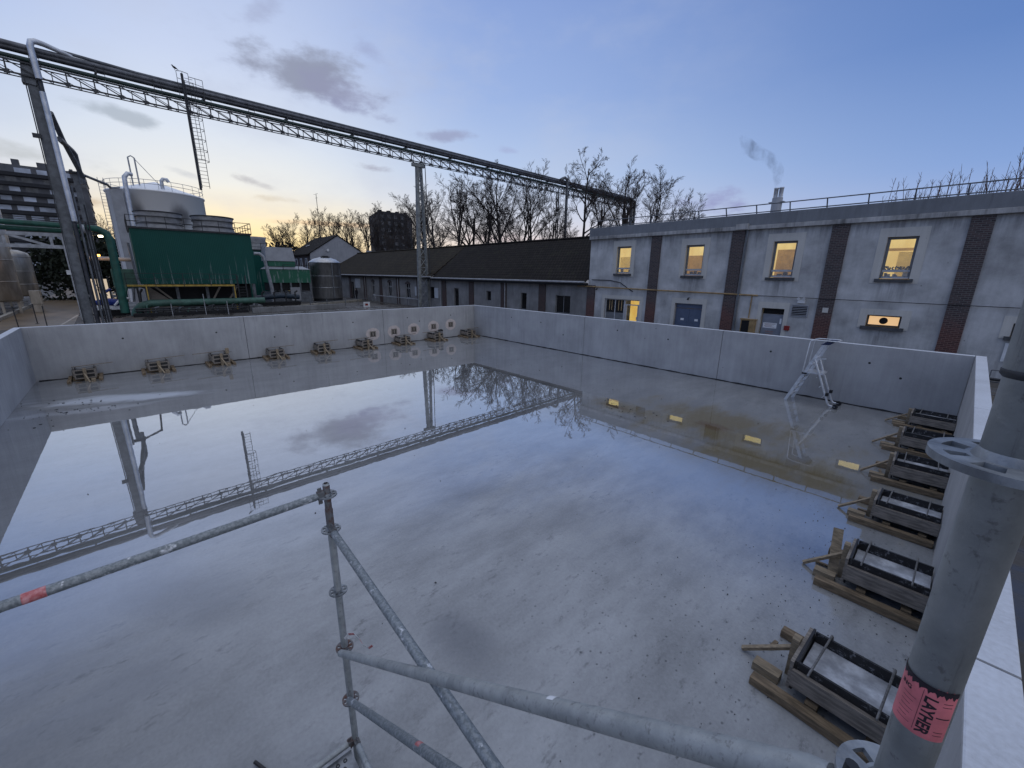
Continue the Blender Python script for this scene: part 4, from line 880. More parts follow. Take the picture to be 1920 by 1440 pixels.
# ------------------------------------------------------------------ cooling towers
ct = thing('cooling_tower', 'large dark green cooling tower with two fan rings and yellow platform', 'cooling tower', (-33, -11.4, 0)); q0 = ct.location
x0, x1, y0, y1 = -36.6, -30.0, -16.2, -6.7
k = MB(q0); k.prism([(x0, y0, 2.75), (x1, y0, 2.75), (x1, y1, 2.75), (x0, y1, 2.75)], (0, 0, 4.95)); cs = k.build('casing', M['green_clad'], ct)
MB(q0).box((x0-.1, y0-.1, 7.70), (x1+.12, y1+.1, 7.86)).build('top_trim', M['rail_dark'], ct)
for cyf in (-13.75, -9.35):
    MB(q0).lathe((-33.3, cyf, 7.86), [(1.95, 0), (1.72, .7), (1.75, 1.2), (1.88, 1.62), (1.80, 1.62), (1.66, 1.2), (1.6, .3)], 40).build('fan_ring', M['fan_grey'], ct)
    kk = MB(q0)
    for z in (.55, 1.15): kk.lathe((-33.3, cyf, 7.86+z), [(1.80, -.03), (1.86, -.03), (1.86, .03), (1.80, .03)], 40)
    kk.lathe((-33.3, cyf, 7.86+1.6), [(1.86, -.03), (1.93, -.03), (1.93, .05), (1.86, .05)], 40); kk.build('ring_band', M['rail_dark'], ct)
k = MB(q0)
for z in (8.35, 8.85):
    k.beam((x1, y0-.1, z), (x1, y1+.1, z), .05, .05); k.beam((x0, y0-.1, z), (x0, y1+.1, z), .05, .05)
    for y in (y0-.1, y1+.1): k.beam((x0, y, z), (x1, y, z), .05, .05)
for i in range(8): k.beam((x1, y0-.1+i*(y1-y0+.2)/7, 7.86), (x1, y0-.1+i*(y1-y0+.2)/7, 8.87), .05, .05); k.beam((x0, y0-.1+i*(y1-y0+.2)/7, 7.86), (x0, y0-.1+i*(y1-y0+.2)/7, 8.87), .05, .05)
for i in range(1, 5):
    for y in (y0-.1, y1+.1): k.beam((x0+i*1.32, y, 7.86), (x0+i*1.32, y, 8.87), .05, .05)
k.build('roof_rail', M['rail_dark'], ct)
MB(q0).box((x0+.6, y0+.5, .2), (x1-1.0, y1-.5, 2.75)).build('dark_louvre', M['void'], ct)
MB(q0).box((x0-.2, y0-.2, -.05), (x1+.2, y1+.2, .45)).build('basin', M['old_concrete'], ct)
for y in (y0+.3, -13.6, -11.2, -8.9, y1-.3): MB(q0).box((x1-.35, y-.12, .45), (x1-.1, y+.12, 2.75)).build('leg', M['steel_grey'], ct)
for a, b in ((-11.2, -9.9), (-9.8, -8.4), (-13.4, -15.4)): MB(q0).beam((x1-.3, a, .5), (x1-.3, b, 2.7), .12, .16).build('brace', M['wood_grey'], ct)
MB(q0).prism([(x1-.5, y0+.4, .45), (x1-.5, y0+2.8, .45), (x1-.5, y0+.4, 2.6)], (.06, 0, 0)).build('wedge_panel', M['wood_grey'], ct)
k = MB(q0); k.beam((-28.7, -17.2, 2.66), (-28.7, -9.0, 2.62), .10, .16); k.beam((-29.8, -17.2, 2.66), (-28.7, -17.2, 2.66), .10, .14)
for y in (-15.9, -9.05): k.beam((-28.7, y, -.05), (-28.7, y, 2.6), .09, .09)
k.build('platform_edge', M['yellow'], ct)
k = MB(q0); k.box((-29.9, -17.2, 2.48), (-28.76, -8.6, 2.58))
for z in (3.25, 3.75): k.beam((-28.65, -17.2, z), (-28.65, -8.7, z-.03), .045, .045)
for y in (-17.2, -15.2, -13.1, -11.0, -8.75): k.beam((-28.65, y, 2.5), (-28.65, y, 3.76), .05, .05)
for y in (-8.7, -8.0): k.beam((-28.7, y, -.05), (-28.7, y, 3.6), .10, .12)
for i in range(9): k.box((-29.4, -8.75, .25+i*.27), (-28.7, -7.95, .29+i*.27))
k.build('service_platform', M['rail_dark'], ct)
MB(q0).tube([(-28.6, -17.0, -.05), (-28.6, -16.9, .35), (-28.6, -16.5, .85), (-28.6, -15.8, 1.05), (-28.6, -6.5, 1.05)], [.36, .36, .36, .33, .30], 16).build('return_main', M['pale_green_pipe'], ct)
k = MB(q0); k.tube([(-29.6, -16.5, 6.4), (-29.6, -16.4, 3.2), (-29.2, -16.2, 2.5), (-28.9, -15.9, 2.4)], .09, 8); k.build('drain_pipe', M['steel_grey'], ct)
MB(q0).tube([(-34, -19.4, 5.05), (-34, -16.3, 5.0)], .2, 10).build('inlet_pipe', M['steel_light'], ct)
k = MB(q0)
for y, h in ((-14.5, 1.1), (-12.0, 1.9), (-10.2, 1.2)): k.beam((-26.6, y, -.05), (-26.6, y, h), .05, .05)
k.build('guard_post', M['steel_light'], ct)

cl_ = thing('pipe_skid', 'tangle of small dark pipes and valves under the yellow platform edge', 'skid', (-28.0, -13, 0)); q1 = cl_.location; rr = random.Random(31)
MB(q1).box((-28.3, -17.2, -.05), (-27.2, -8.4, .22)).build('plinth', M['void'], cl_)
for i in range(14):
    y = -16.8+i*.6+rr.uniform(-.1, .1); x = rr.uniform(-28.1, -27.4); h = rr.uniform(.35, .9)
    MB(q1).tube([(x, y, .2), (x, y, h), (x+rr.uniform(-.1, .1), y+rr.uniform(.1, .35), h+.06)], rr.uniform(.04, .09), 8).build('valve', M[rr.choice(['steel_dark', 'rail_dark', 'steel_grey', 'pale_green_pipe'])], cl_)
for z, x in ((.45, -27.6), (.62, -27.9)): MB(q1).tube([(x, -17.0, z), (x, -8.6, z)], .06, 8).build('line', M['rail_dark'], cl_)
cl_ = thing('pump_group', 'dark green pump group with hoses left of the large cooling tower', 'pump', (-32, -17.6, 0)); q1 = cl_.location
for i in range(4):
    y = -18.0+i*.5; MB(q1).tube([(-31.4, y, .2), (-31.4, y+.1, 1.4+.5*(i % 2)), (-31.8, y+.3, 2.2+.4*(i % 3))], .10, 8).build('hose', M[('steel_dark', 'green_pipe', 'steel_grey', 'steel_dark')[i]], cl_)
MB(q1).box((-33.2, -18.1, 2.3), (-31.6, -16.4, 4.1)).build('green_housing', M['pale_green_pipe'], cl_, .05)
MB(q1).box((-33.4, -18.3, -.05), (-31.5, -16.3, .5)).build('plinth', M['void'], cl_)
for x, y in ((-33.2, -18.0), (-31.7, -18.0), (-33.2, -16.5), (-31.7, -16.5)): MB(q1).box((x-.07, y-.07, .5), (x+.07, y+.07, 2.3)).build('leg', M['steel_dark'], cl_)
cl_ = thing('cable_ladder', 'dark cable ladder and thin lines climbing the left post', 'cable run', (-21.3, -18.9, 0)); q1 = cl_.location
for i, (dx, dy) in enumerate(((.0, .55), (.1, .7), (-.1, .85))): MB(q1).tube([(-20.2+dx, -19.3+dy, .1), (-20.3+dx, -19.3+dy, 6.0+i*1.2)], .045, 6).build('line', M['rail_dark'], cl_)
for z in (1.2, 2.6, 4.0, 5.4): MB(q1).beam((-20.3, -18.9, z), (-20.15, -18.3, z), .05, .05).build('rung', M['rail_dark'], cl_)
ct2 = thing('cooling_tower', 'second dark green cooling tower partly hidden behind the large one', 'cooling tower', (-50, -4.2, 0)); q0 = ct2.location
MB(q0).box((-53, -8.2, -.05), (-47.2, -.7, 6.95)).build('casing', M['green_clad'], ct2)
MB(q0).lathe((-50.0, -2.55, 6.95), [(1.75, 0), (1.62, .7), (1.65, 1.5), (1.75, 1.9), (1.66, 1.9), (1.55, 1.5), (1.5, .2)], 36).build('fan_ring', M['fan_grey'], ct2)
k = MB(q0)
for z in (7.4, 7.9): k.beam((-47.2, -8.2, z), (-47.2, -.7, z), .05, .05)
for i in range(6): k.beam((-47.2, -8.2+i*1.5, 6.95), (-47.2, -8.2+i*1.5, 7.92), .05, .05)
k.box((-47.25, -8.3, 6.9), (-47.1, -.6, 7.05)); k.build('roof_rail', M['rail_dark'], ct2)
ct3 = thing('small_cooling_tower', 'low faded green cooling unit with grey hood left of the stainless tank', 'cooling unit', (-42, -1, 0)); q0 = ct3.location
k = MB(q0); k.prism([(-40, -3.3, 2.6), (-40, 1.85, 2.6), (-43.5, 1.85, 2.6), (-43.5, -3.3, 2.6)], (0, 0, 1.75)); k.build('green_casing', M['green_faded'], ct3)
k = MB(q0); k.add([(-39.9, -3.4, 4.35), (-39.9, 1.9, 4.35), (-43.6, 1.9, 4.35), (-43.6, -3.4, 4.35), (-40.9, -2.9, 4.75), (-40.9, 1.2, 4.75), (-43, 1.2, 4.75), (-43, -2.9, 4.75)], [(0, 1, 5, 4), (1, 2, 6, 5), (2, 3, 7, 6), (3, 0, 4, 7), (4, 5, 6, 7)]); k.build('sloped_lid', M['panel_grey'], ct3)
MB(q0).box((-42.9, -3.0, 4.72), (-40.6, .25, 5.4)).build('neck', M['green_faded'], ct3)
k = MB(q0); k.add([(-40.5, -3.25, 5.4), (-40.5, .3, 5.4), (-43, .3, 5.4), (-43, -3.25, 5.4), (-40.7, -3.1, 7.15), (-40.7, .1, 7.15), (-42.8, .1, 7.15), (-42.8, -3.1, 7.15)], [(0, 1, 5, 4), (1, 2, 6, 5), (2, 3, 7, 6), (3, 0, 4, 7), (4, 5, 6, 7), (3, 2, 1, 0)]); k.build('hood', M['panel_grey'], ct3)
MB(q0).box((-43.4, -3.2, 1.55), (-40.25, 1.8, 2.6)).build('louvre', M['void'], ct3)
for y in (-3.2, -1.95, -.75, .45, 1.75): MB(q0).box((-40.25, y-.1, 1.4), (-40.0, y+.1, 2.6)).build('leg', M['steel_grey'], ct3)
MB(q0).box((-43.5, -3.3, -.05), (-40.0, 1.85, 1.4)).build('basin', M['steel_grey'], ct3)
k = MB(q0); k.beam((-39.8, -1.5, 4.95), (-39.8, 2.3, 4.85), .06, .06)
for y in (-1.5, .4, 2.2): k.beam((-39.8, y, 4.3), (-39.8, y, 4.95), .06, .06)
k.build('lid_rail', M['rail_dark'], ct3)
MB(q0).tube([(-39.5, -4.7, 6.2), (-39.5, -4.1, 6.2), (-39.5, -3.75, 5.85), (-39.5, -3.6, 5.4), (-39.5, -3.2, 2.0), (-39.5, -3.2, .2)], .2, 10).build('bent_pipe', M['steel_light'], ct3)
MB(q0).box((-39.7, -1.0, .25), (-39.4, 0.2, 2.0)).build('control_box', M['panel_grey'], ct3)
rbx = thing('pipe_skid', 'dark cluttered pipe skid with valves in front of the faded cooling unit', 'skid', (-36, -3.4, 0)); q0 = rbx.location
MB(q0).box((-37.2, -5.8, -.05), (-35.5, -1.0, .35)).build('base', M['void'], rbx)
MB(q0).tube([(-36, -5.8, .9), (-36, -3, 1.1), (-36, -1.0, .9)], .3, 12).build('dark_pipe', plain('navy pipe', (.015, .03, .05), .5), rbx)
for y in (-5.2, -3.9, -2.6, -1.5): MB(q0).tube([(-35.8, y, .3), (-35.8, y, 1.5), (-35.8, y+.3, 1.7)], .1, 8).build('valve', M['steel_dark'], rbx)
# stainless tank
stt = thing('stainless_tank', 'upright stainless tank with shallow domed lid beside the low building', 'tank', (-41.8, 4.55, 0)); q0 = stt.location
MB(q0).lathe((-41.8, 4.55, 0), [(2.0, .35), (2.08, .45), (2.08, 5.28), (2.16, 5.32), (2.12, 5.42), (1.5, 5.85), (.6, 6.1), (.02, 6.15)], 48).build('shell', M['stainless'], stt)
MB(q0).lathe((-41.8, 4.55, 0), [(2.0, -.05), (2.0, .35)], 32).build('skirt', M['rail_dark'], stt)
MB(q0).box((-39.82, 4.72, .4), (-39.66, 4.86, 5.3)).build('seam_pipe', M['steel_grey'], stt)
k = MB(q0); k.tube([(-41.2, 3.9, 6.1), (-41.2, 4.3, 6.25), (-41.2, 4.9, 6.25)], .09, 8); k.box((-41.4, 4.2, 6.1), (-41.0, 5.1, 6.2)); k.build('lid_fitting', M['rail_dark'], stt)
for z in (1.9, 3.5): MB(q0).lathe((-41.8, 4.55, z), [(2.08, -.03), (2.1, -.02), (2.1, .02), (2.08, .03)], 48).build('weld_band', M['stainless'], stt)
# low old wall, railings, person
lwl = MB((-26, -3.5, 0)); lwl.prism([(-26.4, -8.2, -.05), (-26.0, -8.2, -.05), (-27.4, 1.6, -.05), (-27.8, 1.6, -.05)], (0, 0, .5)); tag(lwl.build('low_wall', M['old_concrete'], None, .02), 'low mossy concrete upstand behind the far tank wall', 'low wall')
lwl = MB((-33, 3.5, 0)); lwl.prism([(-31.5, -2.2, -.05), (-31.2, -2.2, -.05), (-38.2, 8.2, -.05), (-38.5, 8.2, -.05)], (0, 0, .3)); tag(lwl.build('low_wall', M['kerb'], None, .02), 'long low kerb wall running past the stainless tank', 'low wall')
gr = thing('guard_rail', 'pale sloping ramp handrail beside the mid trestle', 'railing', (-29, 12, 0)); q0 = gr.location
MB(q0).tube([(-36.2, 9.2, 1.0), (-35.4, 8.7, .95), (-24.0, 9.4, .9)], .05, 8).build('handrail', M['steel_light'], gr)
MB(q0).beam((-36.2, 9.2, 1.0), (-34.4, 8.6, .55), .06, .06).build('brace', M['steel_light'], gr)
for x in (-35.6, -32.5, -29.5, -26.5, -24.1): MB(q0).beam((x, 8.75+(x+35.4)*.06, -.05), (x, 8.75+(x+35.4)*.06, .95), .05, .05).build('baluster', M['steel_grey'], gr)
gr = thing('guard_rail', 'thin dark railing with round posts behind the far wall', 'railing', (-33, 3, 0)); q0 = gr.location
for i, (x, y) in enumerate([(-29.0, -1.8), (-30.0, .4), (-31.5, 3.2), (-32.4, 5.2), (-33.5, 7.2)]): MB(q0).tube([(x, y, -.05), (x, y, 1.05)], .045, 8).build('post', M['steel_grey'], gr)
MB(q0).tube([(-29.0, -1.8, .62), (-31.5, 3.2, .62), (-33.5, 7.2, .62)], .025, 6).build('rail', M['steel_grey'], gr)
sp_ = thing('safety_sign', 'small white and red ground sign behind the far wall', 'sign', (-27.5, 4.1, 0)); q0 = sp_.location
MB(q0).box((-27.6, 3.9, -.05), (-27.52, 4.7, .55)).build('board', M['white_paint'], sp_); MB(q0).box((-27.515, 4.1, .12), (-27.505, 4.45, .36)).build('red_mark', M['red'], sp_)

def person(x, y, label, face):
    o = thing('person', label, 'person', (x, y, 0)); o.rotation_euler = (0, 0, face)
    J = dict(pel=(0, 0, .95), waist=(0, 0, 1.1), chest=(0, 0, 1.35), neck=(0, 0, 1.5), head=(0, .01, 1.62), top=(0, .01, 1.74),
             hl=(-.1, 0, .9), kl=(-.11, .06, .5), al=(-.12, -.02, .09), tl=(-.12, .12, .04), hr=(.1, 0, .9), kr=(.11, .02, .5), ar=(.12, -.12, .10), tr=(.12, .02, .04),
             sl=(-.19, 0, 1.43), el=(-.25, -.03, 1.14), wl=(-.24, .06, .9), fl=(-.23, .08, .82), sr=(.19, 0, 1.43), er=(.25, -.05, 1.14), wr=(.25, .03, .9), fr=(.24, .06, .82))
    rad = dict(pel=.16, waist=.15, chest=.17, neck=.06, head=.105, top=.07, hl=.1, kl=.065, al=.05, tl=.04, hr=.1, kr=.065, ar=.05, tr=.04, sl=.08, el=.055, wl=.04, fl=.035, sr=.08, er=.055, wr=.04, fr=.035)
    ks = list(J); E = [('pel', 'waist'), ('waist', 'chest'), ('chest', 'neck'), ('neck', 'head'), ('head', 'top'), ('pel', 'hl'), ('hl', 'kl'), ('kl', 'al'), ('al', 'tl'), ('pel', 'hr'), ('hr', 'kr'), ('kr', 'ar'), ('ar', 'tr'),
         ('chest', 'sl'), ('sl', 'el'), ('el', 'wl'), ('wl', 'fl'), ('chest', 'sr'), ('sr', 'er'), ('er', 'wr'), ('wr', 'fr')]
    me = bpy.data.meshes.new('body'); me.from_pydata([J[k] for k in ks], [(ks.index(a), ks.index(b)) for a, b in E], []); me.materials.append(M['cloth'])
    b = bpy.data.objects.new('body', me); C.objects.link(b); b.parent = o
    b.modifiers.new('skin', 'SKIN')
    sv = me.skin_vertices if len(me.skin_vertices) else None
    if not len(me.skin_vertices):
        bmm = bmesh.new(); bmm.from_mesh(me); bmm.verts.layers.skin.verify(); bmm.to_mesh(me); bmm.free()
    for i, k in enumerate(ks):
        q = me.skin_vertices[0].data[i]; q.radius = (rad[k], rad[k]*(.75 if k in ('chest', 'pel', 'waist') else 1)); q.use_root = (k == 'pel')
    sb = b.modifiers.new('sub', 'SUBSURF'); sb.levels = 1; sb.render_levels = 2
    hm = MB(); hm.lathe((0, .0, 1.62), [(.1, -.02), (.118, .04), (.11, .1), (.07, .15), (.01, .165)], 14); hm.build('hair', M['bird'], o)
    fm = MB(); fm.lathe((0, .095, 1.60), [(.01, -.07), (.05, -.04), (.055, .0), (.04, .05), (.01, .06)], 10); fm.build('face', M['skin'], o)
    return o
person(-39.6, 8.0, 'person in dark clothes walking by the far end of the low building', R(200))

# ------------------------------------------------------------------ facade tools
def facade(mb, xa, xb, za, zb, Yf, openings, depth=.28):
    xs = sorted({xa, xb, *[o[0] for o in openings], *[o[2] for o in openings]}); zs = sorted({za, zb, *[o[1] for o in openings], *[o[3] for o in openings]})
    for i in range(len(xs)-1):
        for j in range(len(zs)-1):
            mx_, mz_ = (xs[i]+xs[i+1])/2, (zs[j]+zs[j+1])/2
            if any(o[0] < mx_ < o[2] and o[1] < mz_ < o[3] for o in openings): continue
            mb.poly([(xs[i], Yf, zs[j]), (xs[i+1], Yf, zs[j]), (xs[i+1], Yf, zs[j+1]), (xs[i], Yf, zs[j+1])])
    for (a, z0, b, z1) in openings:
        D = Yf+depth
        mb.poly([(a, Yf, z0), (a, D, z0), (a, D, z1), (a, Yf, z1)]); mb.poly([(b, Yf, z0), (b, Yf, z1), (b, D, z1), (b, D, z0)])
        mb.poly([(a, Yf, z1), (a, D, z1), (b, D, z1), (b, Yf, z1)]); mb.poly([(a, Yf, z0), (b, Yf, z0), (b, D, z0), (a, D, z0)])
def frame(mb, a, z0, b, z1, y, t=.06, d=.06, mull=(), trans=()):
    mb.box((a, y, z0), (a+t, y+d, z1)); mb.box((b-t, y, z0), (b, y+d, z1)); mb.box((a+t, y, z0), (b-t, y+d, z0+t)); mb.box((a+t, y, z1-t), (b-t, y+d, z1))
    for x in mull: mb.box((x-t/2, y+.003, z0+t), (x+t/2, y+d-.003, z1-t))
    for z in trans: mb.box((a+t, y+.005, z-t/2), (b-t, y+d-.005, z+t/2))
YF = 9.83
# ------------------------------------------------------------------ two storey building
TB = thing('brick_pilaster_building', 'two-storey grey rendered building with brick pilasters and lit windows', 'building', (16, 15, 0)); q0 = TB.location
XA, XB, YB, ZT = 2.0, 33.0, 22.0, 6.66
wins = [(4.41, 4.14, 5.58, 6.08), (9.6, 4.05, 10.76, 5.98), (14.58, 4.0, 15.72, 5.98), (19.34, 4.0, 20.43, 5.95), (24.3, 4.0, 25.4, 5.95), (29.3, 4.0, 30.4, 5.95)]
doorop = (3.62, -.02, 6.6, 2.36); dbl = (9.26, -.02, 11.1, 2.33); sgl = (14.52, -.02, 15.66, 2.35); small = (19.24, 1.78, 20.52, 2.33); small2 = (23.95, 1.78, 25.2, 2.33)
ops = wins+[doorop, dbl, sgl, small, small2]
k = MB(q0); facade(k, XA, XB, -.05, ZT, YF, ops)
k.poly([(XA, YF, -.05), (XA, YB, -.05), (XA, YB, ZT), (XA, YF, ZT)]); k.poly([(XB, YF, -.05), (XB, YF, ZT), (XB, YB, ZT), (XB, YB, -.05)]); k.poly([(XA, YB, -.05), (XB, YB, -.05), (XB, YB, ZT), (XA, YB, ZT)])
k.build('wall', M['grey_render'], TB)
k = MB(q0); k.box((XA-.1, YF-.12, 6.88), (XB, YB, 7.50)); par = k.build('parapet', M['parapet'], TB, .02)
k = MB(q0); k.box((XA-.02, YF-.22, 6.66), (XB, YB, 6.88)); k.build('ledge', M['ledge'], TB, .02)
k = MB(q0); k.box((12.55, YF-.30, 6.70), (13.2, YF-.10, 7.0)); k.build('hopper', M['ledge'], TB)
for x in (7.5, 12.68, 17.48, 22.25, 27.2, 32.2):
    MB(q0).box((x-.35, YF-.10, -.05), (x+.35, YF+.05, 6.655)).build('brick_pilaster', M['brick'], TB)
MB(q0).box((1.93, YF-.10, -.05), (2.66, YF+.05, 3.3)).build('brick_pilaster', M['brick'], TB)
k = MB(q0); k.box((17.4, YF-.106, 2.3), (17.65, YF-.09, 2.55)); k.build('plaque', M['surround'], TB)
def surround(a, z0, b, z1, side=.33, top=.42, bot=.3, full=False):
    s_ = MB(q0); y = YF-.022; s_.box((a-side, y, z0-bot), (a, YF+.01, z1+top)); s_.box((b, y, z0-bot), (b+side, YF+.01, z1+top)); s_.box((a, y, z1), (b, YF+.01, z1+top))
    if bot and not full: s_.box((a, y, z0-bot), (b, YF+.01, z0))
    return s_.build('window_surround', M['surround'], TB)
def lit_window(i, a, z0, b, z1, kind):
    fr_y = YF+.16; tr_z = z0+.42
    f_ = MB(q0); frame(f_, a, z0+.06, b, z1, fr_y, .11, .08, (), (tr_z,)); wn = f_.build('window', M['frame_grey'], TB)
    bar_ = MB(q0); bar_.box((a+.055, fr_y-.004, tr_z-.05), (b-.055, fr_y+.07, tr_z+.05)); bar_.box((a+.055, fr_y-.004, z0+.06), (b-.055, fr_y+.07, z0+.15)); bar_.build('sash', M['frame_pale'], wn)
    MB(q0).box((a+.05, fr_y+.025, z0+.1), (b-.05, fr_y+.035, z1-.05)).build('pane', M['glass'], wn)
    MB(q0).box((a-.14, YF-.12, z0-.10), (b+.14, YF+.2, z0+.05)).build('sill', M['sill'], wn)
    rm = MB(q0); yb = YF+2.2; xa, xb = a-.9, b+.9; zb, zt = z0-.6, z1+.25; ya = YF+.29
    rm.poly([(xa, yb, zb), (xb, yb, zb), (xb, yb, zt), (xa, yb, zt)]); rm.poly([(xa, ya, zb), (xa, yb, zb), (xa, yb, zt), (xa, ya, zt)]); rm.poly([(xb, ya, zb), (xb, yb, zb), (xb, yb, zt), (xb, ya, zt)]); rm.poly([(xa, ya, zb), (xb, ya, zb), (xb, yb, zb), (xa, yb, zb)])
    rm.build('room', M['room'], wn)
    MB(q0).box((xa, ya, zt), (xb, yb, zt+.05)).build('ceiling', M['room_ceiling'], wn)
    wx = b-a
    if kind == 0: MB(q0).box((a-.9, yb-.35, zb), (b+.5, yb-.25, zb+1.9)).build('cupboard', M['pale_board'], wn)
    if kind == 1: MB(q0).box((a-.75, yb-.55, zb), (b+.3, yb-.45, z0+1.36)).build('cupboard', M['board'], wn)
    if kind == 2: MB(q0).box((a-.22, yb-.55, zb), (b+.5, yb-.45, z0+1.62)).build('cupboard', M['board'], wn)
    if kind == 3:
        pl_ = MB(q0); rr = random.Random(3)
        for j in range(60):
            p = Vector((a+.08+rr.random()**1.2*wx*.85, fr_y+.12+rr.random()*.05, tr_z+.03+rr.random()*.17)); u = Vector((rr.gauss(0, 1), .2, rr.gauss(0, 1))).normalized()*.06; v = Vector((-u.z, 0, u.x))*.5
            pl_.add([p-u, p+v, p+u, p-v], [(0, 1, 2, 3)])
        MB(q0).box((xa, yb-.5, z1-.55), (xb, yb-.4, z1-.42)).build('ceiling_beam', M['board'], wn)
        MB(q0).box((b-.75, yb-.45, zb), (b-.15, yb-.38, z1-.6)).build('wall_panel', M['pale_board'], wn)
        pl_.build('pot_plants', M['evergreen'], wn)
        MB(q0).beam((b-.25, yb-.3, zb), (b-.05, yb-.3, zt), .12, .1).build('wall_pipe', M['room_ceiling'], wn)
    lowp = MB(q0); rr = random.Random(20+i)
    for j in range(5): x = a+.1+rr.random()*(wx-.35); lowp.box((x, fr_y+.2, z0+.12), (x+rr.uniform(.1, .25), fr_y+.26, z0+rr.uniform(.2, .38)))
    lowp.build('desk_clutter', M['void'] if i in (1, 2) else M['panel_grey'], wn)
for i, wv in enumerate(wins):
    lit_window(i, *wv, min(i, 3)); surround(wv[0], wv[1], wv[2], wv[3], .32, .40, .15, True)
# shop style entrance: dark glazing and a lit door
a, z0, b, z1 = doorop; f_ = MB(q0); frame(f_, a, .0, 5.3, z1, YF+.14, .07, .07, (4.48,), ()); wn = f_.build('window', M['frame_pale'], TB)
MB(q0).box((a+.06, YF+.17, .06), (5.24, YF+.18, z1-.06)).build('pane', M['dark_glass'], wn)
MB(q0).box((a+.08, YF+.155, 0.0), (5.22, YF+.165, 1.35)).build('lower_film', M['frame_grey'], wn)
cu = MB(q0)
for x in (3.95, 4.15, 4.75, 5.0): cu.box((x, YF+.166, 1.5), (x+.05, YF+.1685, 2.28))
cu.build('reflection_strip', M['board'], wn)
dr = MB(q0); frame(dr, 5.3, .0, b, z1, YF+.14, .07, .07, (), (1.98,)); dr.box((5.4, YF+.13, 0), (5.52, YF+.2, 1.95)); dr.box((6.4, YF+.13, 0), (6.53, YF+.2, 1.95)); dr = dr.build('door', M['frame_pale'], TB)
MB(q0).box((5.5, YF+.17, .1), (6.44, YF+.18, 1.94)).build('pane', M['glass'], dr); MB(q0).box((5.36, YF+.17, 2.01), (6.54, YF+.18, z1-.07)).build('transom_pane', M['glass'], dr)
hm = MB(q0); hm.poly([(4.9, YF+1.6, 0), (7.0, YF+1.6, 0), (7.0, YF+1.6, 2.6), (4.9, YF+1.6, 2.6)]); hm.build('hall', M['room_door'], dr)
MB(q0).box((6.36, YF+.1, .95), (6.40, YF+.13, 1.15)).build('handle', M['alu'], dr)
surround(*doorop, .26, .26, 0)
a, z0, b, z1 = dbl; dd = MB(q0); mid = (a+b)/2
for (u, v) in ((a+.03, mid-.01), (mid+.01, b-.03)): dd.box((u, YF+.16, 0), (v, YF+.21, 2.0))
dd.box((a+.03, YF+.15, 2.03), (b-.03, YF+.21, z1)); dd.box((mid-.035, YF+.14, 0), (mid+.035, YF+.16, 2.0)); dd = dd.build('door', M['door_blue'], TB); dd['label'] = 'blue-grey double door with two white notices'
nt_ = MB(q0)
for x in (a+.42, mid+.44): nt_.box((x, YF+.152, 1.22), (x+.22, YF+.16, 1.36))
nt_.build('notice', M['sticker'], dd); surround(*dbl, .24, .34, 0)
a, z0, b, z1 = sgl; dd = MB(q0); dd.box((a+.05, YF+.17, 0), (b-.05, YF+.22, 2.02)); dd = dd.build('door', M['door_grey'], TB); dd['label'] = 'grey single door with white notice'
MB(q0).box((a+.05, YF+.2, 2.03), (b-.05, YF+.26, z1)).build('dark_transom', M['black'], dd)
nt_ = MB(q0); nt_.box((a+.14, YF+.16, 1.22), (a+.84, YF+.168, 1.52)); nt_.box((a+.95, YF+.162, 1.5), (a+1.05, YF+.168, 1.8)); nt_.build('notice', M['sticker'], dd)
nt_ = MB(q0)
for z, (u, v) in ((1.47, (.2, .78)), (1.41, (.24, .7)), (1.35, (.2, .6)), (1.29, (.24, .75))): nt_.box((a+u, YF+.1585, z-.012), (a+v, YF+.16, z+.012))
nt_.box((a+.3, YF+.1585, .98), (a+.72, YF+.168, 1.06)); nt_.box((a+.32, YF+.1585, .86), (a+.70, YF+.168, .92)); nt_.build('notice_text', plain('red grey print', (.25, .18, .18), .6), dd); surround(*sgl, .22, .34, 0)
for sw in (small, small2):
    a, z0, b, z1 = sw; f_ = MB(q0); frame(f_, a+.02, z0+.02, b-.02, z1, YF+.12, .06, .06); wn = f_.build('window', M['sill'], TB); wn['label'] = 'small low lit window with round fan'
    MB(q0).box((a+.07, YF+.15, z0+.07), (b-.07, YF+.16, z1-.05)).build('pane', M['room_warm'], wn)
    MB(q0).tube([((a+b)/2, YF+.10, (z0+z1)/2+.01), ((a+b)/2, YF+.15, (z0+z1)/2+.01)], .16, 20).build('fan', M['black'], wn)
    MB(q0).box((a-.16, YF-.14, z0-.16), (b+.16, YF+.2, z0)).build('sill', M['sill'], wn); surround(a, z0, b, z1, .3, .28, .1, True)
# louvre vent, alarm, emergency lights, cables and pipes on the facade
lv = MB(q0); frame(lv, 15.97, 1.98, 16.77, 2.62, YF-.06, .05, .05)
lv = lv.build('louvre_vent', M['panel_grey'], TB); ls = MB(q0); ls.box((16.01, YF-.02, 2.02), (16.73, YF-.005, 2.58)); ls.mi = 1
for j in range(6): z = 2.06+j*.09; ls.box((16.02, YF-.055, z), (16.72, YF-.022, z+.03))
ls.build('slat', [M['black'], M['panel_grey']], lv)
MB(q0).box((15.80, YF-.10, 1.2), (16.05, YF, 1.45)).build('alarm_box', M['red'], TB)
MB(q0).box((16.22, YF-.10, 2.72), (16.55, YF, 2.9)).build('emergency_light', M['white_paint'], TB); 
k = MB(q0)
for x in (16.25, 16.5): k.tube([(x, YF-.1, 2.97), (x, YF-.18, 2.95)], [.05, .07], 10)
k.build('spot_head', M['white_paint'], TB)
